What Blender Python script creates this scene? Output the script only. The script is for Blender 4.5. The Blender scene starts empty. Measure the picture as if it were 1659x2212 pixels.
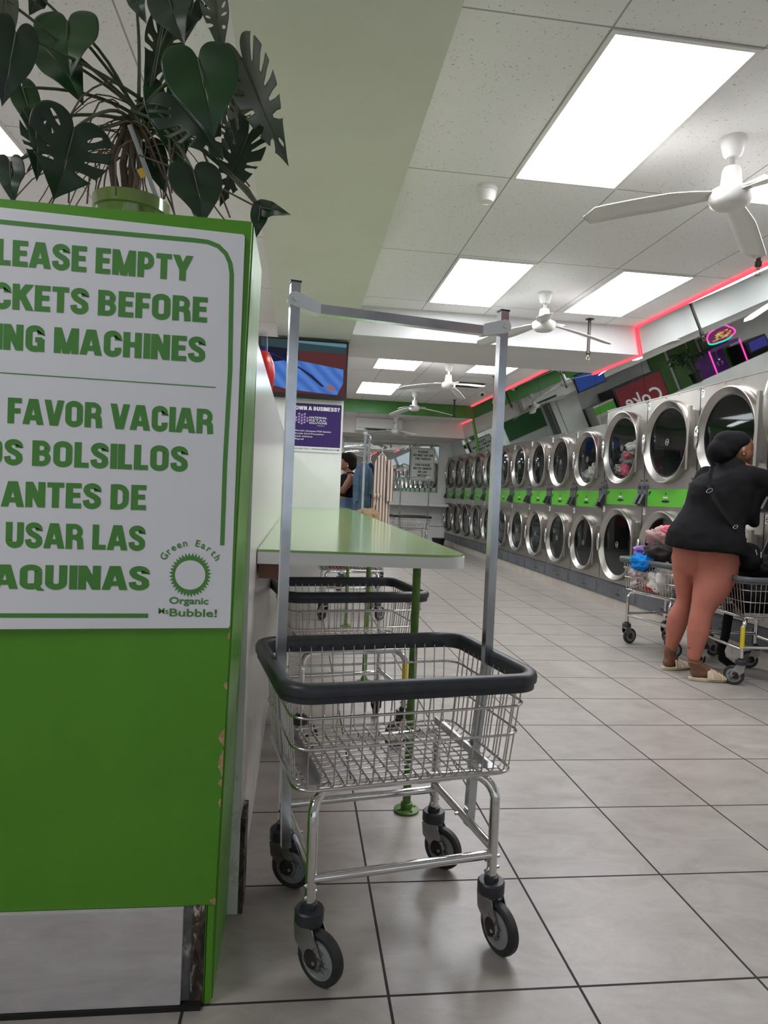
import bpy, math, random
from mathutils import Vector, Matrix, Euler, noise
random.seed(7)
R = math.radians
sc = bpy.context.scene
C = sc.collection

# ------------------------------------------------------------------ camera
F_PX, YAW, PITCH, ROLL = 1462.9, -0.124349, -0.0282157, -0.0433678
cy_, sy_ = math.cos(YAW), math.sin(YAW); cp_, sp_ = math.cos(PITCH), math.sin(PITCH); cr_, sr_ = math.cos(ROLL), math.sin(ROLL)
VIEW = Matrix(((cy_, -sy_, 0), (sy_, cy_, 0), (0, 0, 1))) @ Matrix(((1, 0, 0), (0, cp_, -sp_), (0, sp_, cp_))) @ Matrix(((cr_, 0, sr_), (0, 1, 0), (-sr_, 0, cr_)))
EYE = Vector((0, 0, 1.2))
cd = bpy.data.cameras.new('camera'); cam = bpy.data.objects.new('camera', cd); C.objects.link(cam)
cd.sensor_fit = 'HORIZONTAL'; cd.sensor_width = 36; cd.lens = F_PX / 1659 * 36; cd.clip_start = 0.05
cam.matrix_world = Matrix.Translation(EYE) @ (VIEW @ Matrix(((1, 0, 0), (0, 0, -1), (0, 1, 0)))).to_4x4()
sc.camera = cam

def at(px, py, y):
    """world point seen at a photo pixel, at depth y"""
    d = VIEW @ Vector(((px - 829.5) / F_PX, 1, -(py - 1106) / F_PX))
    return EYE + d * (y / d.y)

# ------------------------------------------------------------------ world, exposure
w = bpy.data.worlds.new('world'); sc.world = w; w.use_nodes = True
w.node_tree.nodes['Background'].inputs[0].default_value = (0.80, 0.88, 1.0, 1)
w.node_tree.nodes['Background'].inputs[1].default_value = .8
sc.view_settings.view_transform = 'Standard'; sc.view_settings.look = 'None'
sc.view_settings.gamma = 1; sc.view_settings.use_curve_mapping = False
sc.view_settings.exposure = 0.0
PANEL_STRENGTH = 16.0

# ------------------------------------------------------------------ materials
def mat(name, col=(.8, .8, .8), rough=.5, metal=0, emit=None, estr=1, spec=.5, sheen=0, coat=0):
    m = bpy.data.materials.new(name); m.use_nodes = True
    b = m.node_tree.nodes['Principled BSDF']
    b.inputs['Base Color'].default_value = (*col, 1); b.inputs['Roughness'].default_value = rough
    b.inputs['Metallic'].default_value = metal; b.inputs['Specular IOR Level'].default_value = spec
    if sheen: b.inputs['Sheen Weight'].default_value = sheen
    if coat: b.inputs['Coat Weight'].default_value = coat; b.inputs['Coat Roughness'].default_value = .1
    if emit: b.inputs['Emission Color'].default_value = (*emit, 1); b.inputs['Emission Strength'].default_value = estr
    return m
class G:
    """tiny node-graph helper"""
    def __init__(s, m): s.m = m; s.t = m.node_tree; s.b = s.t.nodes['Principled BSDF']; s._c = None
    def n(s, typ, **k):
        x = s.t.nodes.new('ShaderNode' + typ)
        for a, v in k.items(): setattr(x, a, v)
        return x
    def l(s, a, b): s.t.links.new(a, b)
    def co(s, scale=(1, 1, 1), kind='Object'):
        tc = s.n('TexCoord'); mp = s.n('Mapping'); mp.inputs['Scale'].default_value = scale
        s.l(tc.outputs[kind], mp.inputs[0]); return mp.outputs[0]
    def noise(s, scale=5, detail=4, rough=.5, vec=None, dist=0):
        x = s.n('TexNoise'); x.inputs['Scale'].default_value = scale; x.inputs['Detail'].default_value = detail
        x.inputs['Roughness'].default_value = rough; x.inputs['Distortion'].default_value = dist
        s.l(vec if vec else s.co(), x.inputs['Vector']); return x.outputs['Fac']
    def ramp(s, fac, stops):
        x = s.n('ValToRGB'); e = x.color_ramp.elements
        while len(e) < len(stops): e.new(.5)
        for q, (p, c) in zip(e, stops): q.position = p; q.color = (*c, 1) if len(c) == 3 else c
        s.l(fac, x.inputs[0]); return x.outputs[0]
    def math(s, op, a, b=None, clamp=False):
        x = s.n('Math', operation=op); x.use_clamp = clamp
        for i, v in enumerate((a, b)):
            if v is None: continue
            if isinstance(v, (int, float)): x.inputs[i].default_value = v
            else: s.l(v, x.inputs[i])
        return x.outputs[0]
    def mix(s, fac, a, b, mode='MIX'):
        x = s.n('Mix', data_type='RGBA', blend_type=mode)
        for sock, v in ((x.inputs[0], fac), (x.inputs[6], a), (x.inputs[7], b)):
            if isinstance(v, (int, float)): sock.default_value = v
            elif isinstance(v, tuple): sock.default_value = (*v, 1)
            else: s.l(v, sock)
        return x.outputs[2]
    def base(s, c): s.l(c, s.b.inputs['Base Color'])
    def rough(s, r): s.l(r, s.b.inputs['Roughness'])
    def bump(s, h, strength=.3, dist=.002):
        x = s.n('Bump'); x.inputs['Strength'].default_value = strength; x.inputs['Distance'].default_value = dist
        s.l(h, x.inputs['Height']); s.l(x.outputs[0], s.b.inputs['Normal'])
    def sep(s, vec):
        x = s.n('SeparateXYZ'); s.l(vec, x.inputs[0]); return x.outputs
def mottled(name, c1, c2, scale=6, rough=.5, bump=0, metal=0, detail=5, **k):
    m = mat(name, c1, rough, metal, **k); g = G(m); f = g.noise(scale, detail)
    g.base(g.ramp(f, [(.35, c1), (.65, c2)]))
    if bump: g.bump(f, bump, .004)
    return m

M = {}
# floor: stone-look ceramic tile with dark joints (joint lines follow the measured grid)
m = M['floor'] = mat('floor_tile', (.36, .33, .3), .33, spec=.5); g = G(m)
tc = g.n('TexCoord'); xyz = g.sep(tc.outputs['Object'])
def grid_line(coord, off, pitch, half):
    a = g.math('ADD', coord, -off + 100 * pitch); a = g.math('MODULO', a, pitch)
    a = g.math('SUBTRACT', a, pitch / 2); a = g.math('ABSOLUTE', a); return g.math('GREATER_THAN', a, pitch / 2 - half)
lx = grid_line(xyz[0], .257, .4765, .0036); ly = grid_line(xyz[1], 1.565, .4690, .0036); line = g.math('MAXIMUM', lx, ly)
ix = g.math('FLOOR', g.math('DIVIDE', g.math('ADD', xyz[0], -.257 + 47.65), .4765)); iy = g.math('FLOOR', g.math('DIVIDE', g.math('ADD', xyz[1], -1.565 + 46.9), .469))
cb = g.n('CombineXYZ'); g.l(ix, cb.inputs[0]); g.l(iy, cb.inputs[1]); wn = g.n('TexWhiteNoise'); g.l(cb.outputs[0], wn.inputs[0])
ad = g.n('VectorMath', operation='MULTIPLY_ADD'); g.l(wn.outputs['Color'], ad.inputs[0]); ad.inputs[1].default_value = (7, 7, 7); g.l(tc.outputs['Object'], ad.inputs[2])
mp = g.n('Mapping'); mp.inputs['Scale'].default_value = (1, 1.8, 1); mp.inputs['Rotation'].default_value = (0, 0, .6); g.l(ad.outputs[0], mp.inputs[0])
n1 = g.noise(4.5, 10, .62, mp.outputs[0], .6); n2 = g.noise(60, 4, .6, mp.outputs[0])
col = g.ramp(n1, [(.28, (.25, .222, .198)), (.5, (.335, .305, .277)), (.72, (.41, .38, .352))])
col = g.mix(g.math('MULTIPLY', n2, .35), col, (.30, .27, .245))
vein = g.math('ABSOLUTE', g.math('SUBTRACT', g.noise(3.2, 9, .7, mp.outputs[0], 1.2), .5)); vein = g.math('LESS_THAN', vein, .006)
col = g.mix(g.math('MULTIPLY', vein, .10), col, (.55, .52, .49))
g.base(g.mix(line, col, (.022, .018, .016)))
g.rough(g.math('ADD', g.math('MULTIPLY', line, .5), g.math('ADD', g.math('MULTIPLY', n1, .12), .27)))
g.bump(g.math('SUBTRACT', 1.0, line), .5, .002)
# ceiling: speckled lay-in tile; joints are T-bar shadow painted as thin dark lines
m = M['ceiling'] = mat('ceiling_tile', (.74, .73, .71), .9); g = G(m)
tc = g.n('TexCoord'); xyz = g.sep(tc.outputs['Object'])
ll = g.math('MAXIMUM', grid_line(xyz[0], 1.167, .66, .0045), grid_line(xyz[1], 2.64, 1.325, .0045))
sp = g.noise(85, 3, .6, tc.outputs['Object']); spk = g.math('GREATER_THAN', sp, .66)
sp2 = g.noise(26, 3, .7, tc.outputs['Object']); spk2 = g.math('MULTIPLY', spk, g.math('GREATER_THAN', sp2, .47))
col = g.mix(g.math('MULTIPLY', spk2, .85), (.86, .85, .84), (.22, .20, .18))
g.base(g.mix(g.math('MULTIPLY', ll, .75), col, (.25, .24, .23))); g.bump(sp, .15, .003)
M['soffit'] = mottled('soffit_paint', (.68, .70, .59), (.72, .74, .63), 2, .75)
M['white_wall'] = mottled('white_wall', (.78, .79, .76), (.84, .85, .82), 3, .35)
M['beam'] = mottled('beam_paint', (.66, .655, .65), (.70, .69, .685), 2, .6)
M['cream'] = mottled('cream_paint', (.76, .73, .70), (.82, .79, .76), 2, .6)
m = M['lam_wall'] = mottled('scuffed_laminate', (.62, .60, .56), (.72, .70, .67), 4, .22)
# dirty lower laminate: streaks of dirt fixed to the board
g = G(m); z = g.sep(g.co())[2]; st = g.noise(9, 8, .7, g.co((1, 2, .5)))
d = g.math('MULTIPLY', g.math('GREATER_THAN', st, .58), .35); d = g.math('MULTIPLY', d, g.math('LESS_THAN', z, .8))
g.base(g.mix(d, (.70, .69, .66), (.40, .37, .33)))
m = M['green'] = mat('green_laminate', (.085, .27, .018), .32); g = G(m)
f = g.noise(3, 8, .6); g.base(g.ramp(f, [(.3, (.078, .27, .012)), (.7, (.095, .32, .017))])); g.rough(g.math('ADD', g.math('MULTIPLY', g.noise(25, 3), .15), .25))
M['green_top'] = mottled('green_table_laminate', (.26, .42, .13), (.30, .46, .155), 2, .16, coat=.3)
M['green_paint'] = mottled('green_paint', (.05, .20, .03), (.07, .24, .04), 5, .4)
M['green_band'] = mat('green_panel', (.085, .37, .025), .35)
M['green_leg'] = mottled('green_pipe', (.10, .22, .03), (.06, .13, .02), 30, .4)
m = M['stainless'] = mat('brushed_stainless', (.56, .53, .49), .30, 1); g = G(m)
f = g.noise(4, 8, .7, g.co((1, 60, 1))); f2 = g.noise(2.3, 4, .6)
g.rough(g.math('ADD', g.math('MULTIPLY', f, .18), .24)); g.base(g.mix(f2, (.36, .345, .32), (.52, .50, .465)))
m = M['ring_steel'] = mat('ring_steel', (.62, .60, .57), .3, 1); g = G(m); g.rough(g.math('ADD', g.math('MULTIPLY', g.noise(30, 5), .14), .27)); g.base(g.mix(g.noise(3, 3), (.36, .345, .32), (.50, .48, .45)))
M['chrome'] = mat('chrome', (.72, .71, .70), .09, 1)
M['wire'] = mat('chrome_wire', (.62, .60, .58), .2, 1)
m = M['zinc'] = mat('zinc_plate', (.50, .50, .50), .28, 1); g = G(m); g.base(g.ramp(g.noise(12, 5), [(.3, (.36, .36, .37)), (.7, (.62, .62, .62))]))
M['galv'] = mottled('galvanised_pole', (.42, .45, .47), (.60, .63, .65), 7, .2, metal=1)
M['bracket'] = mat('bright_zinc', (.74, .76, .77), .38, .6)
M['bumper'] = mottled('dark_grey_bumper', (.022, .024, .029), (.032, .034, .040), 30, .42)
M['bumper_grey'] = mat('grey_bumper', (.075, .08, .085), .45)
M['rubber'] = mottled('rubber', (.018, .018, .018), (.035, .034, .033), 25, .6)
M['hub'] = mottled('grey_hub', (.20, .205, .21), (.27, .275, .28), 12, .4)
M['lint'] = mottled('lint', (.045, .034, .030), (.015, .012, .011), 60, .95)
M['black'] = mat('black_plastic', (.012, .012, .013), .35)
M['black_screen'] = mat('black_gloss', (.008, .008, .009), .12)
M['reader'] = mat('reader_grey', (.075, .08, .085), .4)
M['dark_panel'] = mottled('grey_base_panel', (.085, .092, .10), (.11, .118, .127), 8, .45)
M['drum'] = mat('dark_drum', (.05, .052, .055), .4, .6)
M['white'] = mat('white_plastic', (.80, .80, .78), .35)
M['white_sign'] = mottled('sign_white', (.76, .765, .80), (.80, .805, .84), 2, .4)
M['sign_green'] = mottled('sign_green', (.062, .235, .035), (.078, .27, .045), 3, .45)
M['dark_green_ink'] = mat('dark_green_ink', (.03, .12, .035), .5)
M['fan_white'] = mat('fan_white', (.78, .77, .74), .35)
M['iron'] = mat('dark_pipe', (.06, .055, .05), .5, .6)
M['brass'] = mat('brass', (.35, .28, .2), .35, 1)
M['ink'] = mat('black_ink', (.01, .01, .01), .5)
M['purple'] = mat('poster_purple', (.032, .007, .12), .4)
M['lilac'] = mat('poster_lilac', (.45, .32, .62), .45)
M['white_ink'] = mat('white_ink', (.88, .88, .9), .5)
M['mirror'] = mat('mirror', (.66, .71, .69), .015, 1)
M['wood'] = mottled('chipboard', (.52, .38, .20), (.35, .22, .10), 60, .8, .5)
M['dark_wood'] = mottled('brown_wood', (.13, .05, .03), (.18, .075, .045), 20, .5)
m = M['stone_tile'] = mat('grey_plank_tile', (.36, .33, .32), .45); g = G(m)
f = g.noise(6, 10, .65, g.co((1, 1, 4)), .5); f2 = g.noise(2.5, 6, .6, g.co((.5, 1, 14)))
c = g.ramp(f, [(.3, (.44, .41, .41)), (.7, (.60, .57, .565))]); g.base(g.mix(g.math('MULTIPLY', g.math('GREATER_THAN', f2, .61), .5), c, (.27, .23, .21)))
m = M['grime'] = mat('grimy_post', (.10, .085, .07), .7); g = G(m)
f = g.noise(14, 10, .75, g.co((3, 3, 1)), .8); g.base(g.ramp(f, [(.40, (.018, .013, .011)), (.54, (.13, .09, .065)), (.58, (.6, .56, .5))])); g.bump(f, 1, .012)
m = M['grime_grey'] = mat('grimy_grey', (.12, .12, .12), .7); g = G(m); f = g.noise(9, 8, .7, g.co((2, 2, 1)))
g.base(g.ramp(f, [(.42, (.13, .13, .13)), (.54, (.20, .195, .19)), (.60, (.6, .58, .55))]))
M['curb'] = mottled('curb_tile', (.42, .38, .33), (.50, .46, .41), 4, .4)
def glass_mat(name, tint, gl=.10):
    m = bpy.data.materials.new(name); m.use_nodes = True; t = m.node_tree; t.nodes.clear()
    o = t.nodes.new('ShaderNodeOutputMaterial'); mx = t.nodes.new('ShaderNodeMixShader'); tr = t.nodes.new('ShaderNodeBsdfTransparent'); gg = t.nodes.new('ShaderNodeBsdfGlossy')
    lw = t.nodes.new('ShaderNodeLayerWeight'); pw = t.nodes.new('ShaderNodeMath'); pw.operation = 'POWER'; pw.inputs[1].default_value = 4; t.links.new(lw.outputs['Facing'], pw.inputs[0]); fr = t.nodes.new('ShaderNodeMath'); fr.operation = 'MULTIPLY'; fr.inputs[1].default_value = .6; t.links.new(pw.outputs[0], fr.inputs[0]); ad = t.nodes.new('ShaderNodeMath'); ad.operation = 'ADD'; ad.inputs[1].default_value = gl
    tr.inputs[0].default_value = (*tint, 1); gg.inputs['Roughness'].default_value = .03; gg.inputs[0].default_value = (.8, .85, .85, 1)
    t.links.new(fr.outputs[0], ad.inputs[0]); t.links.new(ad.outputs[0], mx.inputs[0]); t.links.new(tr.outputs[0], mx.inputs[1]); t.links.new(gg.outputs[0], mx.inputs[2]); t.links.new(mx.outputs[0], o.inputs[0]); return m
M['glass'] = glass_mat('door_glass', (.86, .88, .87), .02)
M['clear'] = glass_mat('clear_plastic', (.85, .88, .9), .1)
def emitter(name, col, s):
    m = bpy.data.materials.new(name); m.use_nodes = True; t = m.node_tree; t.nodes.clear()
    o = t.nodes.new('ShaderNodeOutputMaterial'); e = t.nodes.new('ShaderNodeEmission'); e.inputs[0].default_value = (*col, 1); e.inputs[1].default_value = s
    t.links.new(e.outputs[0], o.inputs[0]); return m
M['lamp_pink'] = emitter('lamp_panel_pink', (.97, .965, 1.0), PANEL_STRENGTH)
M['lamp_blue'] = emitter('lamp_panel_blue', (.90, .955, 1), PANEL_STRENGTH)
M['lamp_teal'] = emitter('lamp_panel_teal', (.80, .97, .95), PANEL_STRENGTH * .6)
M['led'] = emitter('red_led', (1, .045, .07), 3.2)
M['neon_pink'] = emitter('neon_pink', (1, .08, .45), 2.2)
M['neon_teal'] = emitter('neon_teal', (.05, .75, .6), 1.6)
M['neon_blue'] = emitter('neon_blue', (.12, .2, .9), 1.2)
M['scr_red'] = emitter('marquee_red', (.9, .12, .1), .9)
M['scr_yel'] = emitter('marquee_yellow', (.95, .75, .2), .9)
def cloth(name, c1, c2=None, rough=.9, scale=8):
    m = mat(name, c1, rough, spec=.15); g = G(m); c2 = c2 or tuple(v * .75 for v in c1)
    g.base(g.ramp(g.noise(scale, 4), [(.35, c2), (.6, c1)])); g.bump(g.noise(400, 2), .15, .001); return m
M['black_cloth'] = cloth('black_knit', (.010, .010, .011), (.007, .007, .008))
M['legging'] = cloth('terracotta_knit', (.44, .165, .120), (.40, .145, .105), .75, 3)
M['skin'] = mottled('brown_skin', (.20, .085, .048), (.165, .068, .038), 12, .48)
M['skin2'] = mottled('brown_skin_far', (.25, .11, .065), (.21, .09, .052), 12, .5)
M['sandal'] = mottled('beige_sandal', (.62, .52, .38), (.55, .45, .32), 20, .6)
M['hair'] = mottled('black_hair', (.006, .005, .004), (.012, .009, .008), 80, .8, spec=.15)
M['denim'] = cloth('denim', (.11, .17, .25), (.07, .12, .185))
M['navy'] = cloth('navy_cloth', (.02, .03, .07))
M['khaki'] = cloth('khaki_cloth', (.45, .31, .18))
M['c_blue'] = cloth('bright_blue', (.01, .20, .58)); M['c_pink'] = cloth('hot_pink', (.80, .16, .24)); M['c_mauve'] = cloth('dusty_pink', (.50, .32, .30))
M['c_char'] = cloth('charcoal_cloth', (.055, .045, .045)); M['c_purple'] = cloth('lavender', (.26, .16, .42)); M['c_white'] = cloth('off_white', (.72, .70, .66), (.62, .60, .58))
M['c_red'] = cloth('red_cloth', (.55, .02, .03)); M['c_grey'] = cloth('grey_cloth', (.30, .30, .31)); M['c_teal'] = cloth('teal_cloth', (.02, .22, .20))
m = M['c_flower'] = cloth('flower_print', (.6, .5, .48)); g = G(m); g.base(g.ramp(g.noise(45, 3, .6), [(.42, (.28, .16, .20)), (.5, (.60, .52, .50)), (.62, (.66, .60, .57))]))
m = M['striped'] = mat('striped_cloth', (.7, .6, .5), .9); g = G(m); wv = g.n('TexWave'); wv.inputs['Scale'].default_value = 8; wv.inputs['Distortion'].default_value = 1.2; wv.inputs['Detail'].default_value = 0; wv.inputs['Detail Scale'].default_value = .5
g.l(g.co((1, .0, .12)), wv.inputs[0]); g.base(g.ramp(wv.outputs['Fac'], [(.60, (.68, .58, .49)), (.66, (.16, .10, .08))]))
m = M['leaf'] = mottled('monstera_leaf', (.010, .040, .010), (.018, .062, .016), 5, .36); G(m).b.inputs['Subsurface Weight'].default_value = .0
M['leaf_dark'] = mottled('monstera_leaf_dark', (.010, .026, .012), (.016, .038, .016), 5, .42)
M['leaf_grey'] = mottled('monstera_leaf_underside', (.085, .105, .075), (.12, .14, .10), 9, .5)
M['stem'] = mottled('green_stem', (.05, .075, .03), (.08, .09, .05), 20, .55)
M['root'] = mottled('dry_root', (.10, .07, .05), (.16, .11, .08), 25, .8)
M['pot'] = mat('olive_glazed_pot', (.20, .27, .08), .12, coat=.5)
M['soil'] = mottled('soil', (.05, .035, .025), (.03, .02, .015), 40, .95)
M['red_plastic'] = mat('red_plastic', (.60, .02, .015), .28); M['blue_plastic'] = mat('blue_plastic', (.01, .02, .16), .3)
M['tape'] = mat('yellow_tape', (.75, .60, .02), .5)

# ------------------------------------------------------------------ mesh helpers
class MB:
    def __init__(s): s.v = []; s.f = []
    def add(s, vs, fs):
        o = len(s.v); s.v += [tuple(p) for p in vs]; s.f += [tuple(i + o for i in f) for f in fs]; return s
    def box(s, x0, x1, y0, y1, z0, z1, rot=None, piv=None):
        vs = [Vector(p) for p in ((x0, y0, z0), (x1, y0, z0), (x1, y1, z0), (x0, y1, z0), (x0, y0, z1), (x1, y0, z1), (x1, y1, z1), (x0, y1, z1))]
        if rot is not None:
            piv = Vector(piv) if piv else Vector(((x0 + x1) / 2, (y0 + y1) / 2, (z0 + z1) / 2)); vs = [piv + rot @ (p - piv) for p in vs]
        return s.add(vs, [(0, 3, 2, 1), (4, 5, 6, 7), (0, 1, 5, 4), (1, 2, 6, 5), (2, 3, 7, 6), (3, 0, 4, 7)])
    def prism(s, poly, z0, z1):
        n = len(poly); vs = [(x, y, z0) for x, y in poly] + [(x, y, z1) for x, y in poly]
        return s.add(vs, [tuple(range(n))[::-1], tuple(range(n, 2 * n))] + [(i, (i + 1) % n, n + (i + 1) % n, n + i) for i in range(n)])
    def slab(s, poly, d0, d1, axis='y'):
        """polygon in (x,z) extruded along y, or (y,z) along x"""
        n = len(poly); mk = (lambda a, b, d: (a, d, b)) if axis == 'y' else (lambda a, b, d: (d, a, b))
        vs = [mk(a, b, d0) for a, b in poly] + [mk(a, b, d1) for a, b in poly]
        return s.add(vs, [tuple(range(n)), tuple(range(n, 2 * n))[::-1]] + [(i, n + i, n + (i + 1) % n, (i + 1) % n) for i in range(n)])
    def tube(s, pts, r, n=8, closed=False, caps=True, flat=1.0):
        pts = [Vector(p) for p in pts]; N = len(pts); rs = r if isinstance(r, (list, tuple)) else [r] * N
        up = None; rings = []
        for i, p in enumerate(pts):
            a = pts[(i - 1) % N] if (closed or i > 0) else p; b = pts[(i + 1) % N] if (closed or i < N - 1) else p
            t = (b - a).normalized() if (b - a).length > 1e-9 else Vector((0, 0, 1))
            if up is None:
                up = t.orthogonal().normalized()
                if abs(t.z) < .9: up = (Vector((0, 0, 1)) - t * t.z).normalized()
            else:
                q = up - t * up.dot(t); up = q.normalized() if q.length > 1e-6 else t.orthogonal().normalized()
            sd = t.cross(up)
            rings.append([p + (up * math.cos(2 * math.pi * k / n) + sd * math.sin(2 * math.pi * k / n) * flat) * rs[i] for k in range(n)])
        vs = [q for rg in rings for q in rg]; fs = []
        for i in range(N if closed else N - 1):
            a = i * n; b = ((i + 1) % N) * n
            fs += [(a + k, a + (k + 1) % n, b + (k + 1) % n, b + k) for k in range(n)]
        if caps and not closed: fs += [tuple(range(n))[::-1], tuple((N - 1) * n + k for k in range(n))]
        return s.add(vs, fs)
    def lathe(s, prof, c=(0, 0, 0), axis='z', n=32, close=False):
        """prof: (radius, height) along axis"""
        vs = []
        for r, h in prof:
            for k in range(n):
                a = 2 * math.pi * k / n; u, v = r * math.cos(a), r * math.sin(a)
                vs.append({'z': (c[0] + u, c[1] + v, c[2] + h), 'x': (c[0] + h, c[1] + u, c[2] + v), 'y': (c[0] + u, c[1] + h, c[2] + v)}[axis])
        fs = []; P = len(prof)
        for i in range(P if close else P - 1):
            a = i * n; b = ((i + 1) % P) * n
            fs += [(a + k, a + (k + 1) % n, b + (k + 1) % n, b + k) for k in range(n)]
        if not close: fs += [tuple(range(n))[::-1], tuple((P - 1) * n + k for k in range(n))]
        return s.add(vs, fs)
    def ell(s, c, r, rot=None, nu=20, nv=12):
        vs = []; c = Vector(c); r = r if isinstance(r, (tuple, list)) else (r, r, r)
        for i in range(nv + 1):
            th = math.pi * i / nv
            for k in range(nu):
                a = 2 * math.pi * k / nu; p = Vector((r[0] * math.sin(th) * math.cos(a), r[1] * math.sin(th) * math.sin(a), r[2] * math.cos(th)))
                vs.append(c + (rot @ p if rot is not None else p))
        return s.add(vs, [(i * nu + k, (i + 1) * nu + k, (i + 1) * nu + (k + 1) % nu, i * nu + (k + 1) % nu) for i in range(nv) for k in range(nu)])
    def limb(s, a, ra, b, rb, steps=6, sq=1.0):
        """tapered capsule used inside a remeshed body; sq flattens it along world y"""
        a = Vector(a); b = Vector(b)
        for i in range(steps + 1):
            t = i / steps; r = ra + (rb - ra) * t; s.ell(a.lerp(b, t), (r, r * sq, r), nu=16, nv=10)
        return s
def mesh_from(name, mb, m=None, smooth=35, bevel=0):
    me = bpy.data.meshes.new(name); me.from_pydata(mb.v, [], mb.f); me.validate(); me.update()
    if m: me.materials.append(m)
    if smooth:
        me.polygons.foreach_set('use_smooth', [True] * len(me.polygons))
        try: me.set_sharp_from_angle(angle=R(smooth))
        except Exception: pass
    return me
def obj(name, mb, m=None, parent=None, smooth=35, bevel=0, loc=None, rot=None):
    o = bpy.data.objects.new(name, mb if isinstance(mb, bpy.types.Mesh) else mesh_from(name, mb, m, smooth))
    C.objects.link(o); o.parent = parent
    if loc is not None: o.location = loc
    if rot is not None: o.rotation_euler = rot
    if bevel:
        b = o.modifiers.new('bevel', 'BEVEL'); b.width = bevel; b.segments = 2; b.limit_method = 'ANGLE'; b.angle_limit = R(40)
    return o
def body(name, mb, m, parent, voxel=.012, it=6, loc=None, rot=None):
    """one continuous surface grown from overlapping volumes"""
    o = obj(name, mb, m, parent, smooth=180, loc=loc, rot=rot)
    r = o.modifiers.new('remesh', 'REMESH'); r.mode = 'VOXEL'; r.voxel_size = voxel; r.use_smooth_shade = True
    s_ = o.modifiers.new('smooth', 'SMOOTH'); s_.iterations = it; s_.factor = .5
    return o
def tag(o, label, cat, group=None):
    o['label'] = label; o['category'] = cat
    if group: o['group'] = group
    return o
def thing(name, label, cat, loc=(0, 0, 0), rz=0, group=None):
    o = bpy.data.objects.new(name, None); C.objects.link(o); o.location = loc; o.rotation_euler = (0, 0, rz); o.empty_display_size = .1
    return tag(o, label, cat, group)
def struct(name, mb, m, **k):
    o = obj(name, mb, m, **k); o['kind'] = 'structure'; return o
def kids(o): return [c for c in C.objects if c.parent is o]
def dup(root, loc=None, rz=None, label=None, group=None, skip=()):
    ch1 = {}
    for c in C.objects:
        if c.parent: ch1.setdefault(c.parent, []).append(c)
    def rec(o, par):
        c = o.copy(); C.objects.link(c); c.parent = par
        for q in ch1.get(o, []):
            if q.name.split('.')[0] not in skip: rec(q, c)
        return c
    r = rec(root, None)
    if loc is not None: r.location = loc
    if rz is not None: r.rotation_euler = (0, 0, rz)
    if label: r['label'] = label
    if group: r['group'] = group
    return r

def text_mesh(body_, size=.1, bold=0.0, extrude=.0004, align='LEFT', width=None, sx=1, shear=0):
    cu = bpy.data.curves.new('txt', 'FONT'); cu.body = body_; cu.size = size; cu.offset = bold * size; cu.extrude = 0; cu.align_x = align; cu.shear = shear
    cu.resolution_u = 4
    o = bpy.data.objects.new('txt', cu); C.objects.link(o); bpy.context.view_layer.update()
    dg = bpy.context.evaluated_depsgraph_get(); me = bpy.data.meshes.new_from_object(o.evaluated_get(dg))
    bpy.data.objects.remove(o); bpy.data.curves.remove(cu)
    vs = [v.co.copy() for v in me.vertices]; fs = [tuple(p.vertices) for p in me.polygons]; bpy.data.meshes.remove(me)
    return vs, fs
def text_w(b, **k):
    vs, _ = text_mesh(b, **k); return (min(v.x for v in vs), max(v.x for v in vs), min(v.y for v in vs), max(v.y for v in vs)) if vs else (0, 0, 0, 0)
CAP = {}
def cap_h(bold):
    if bold not in CAP: b = text_w('H', size=1, bold=bold); CAP[bold] = (b[3] - b[2], b[2])
    return CAP[bold]
def put_text(mb, s, x, z, h, wpx=None, bold=.02, right=False, center=False, skew=0, frame=None):
    """adds text in the x/z plane: baseline z, cap height h, squeezed to width wpx; frame maps (u, v, d) to space"""
    ch, b0 = cap_h(bold); vs, fs = text_mesh(s, size=1, bold=bold, extrude=.002); k = h / ch
    x0 = min(v.x for v in vs); x1 = max(v.x for v in vs); kx = (wpx / (x1 - x0)) if wpx else k
    ox = x - (x1 * kx if right else ((x0 + x1) / 2 * kx if center else x0 * kx))
    fr = frame or (lambda u, v, d: (u, -d, v))
    mb.add([fr(ox + v.x * kx, z + (v.y - b0) * k + (ox + v.x * kx - x) * skew, v.z * .3) for v in vs], [f for f in fs]); return mb

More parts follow.
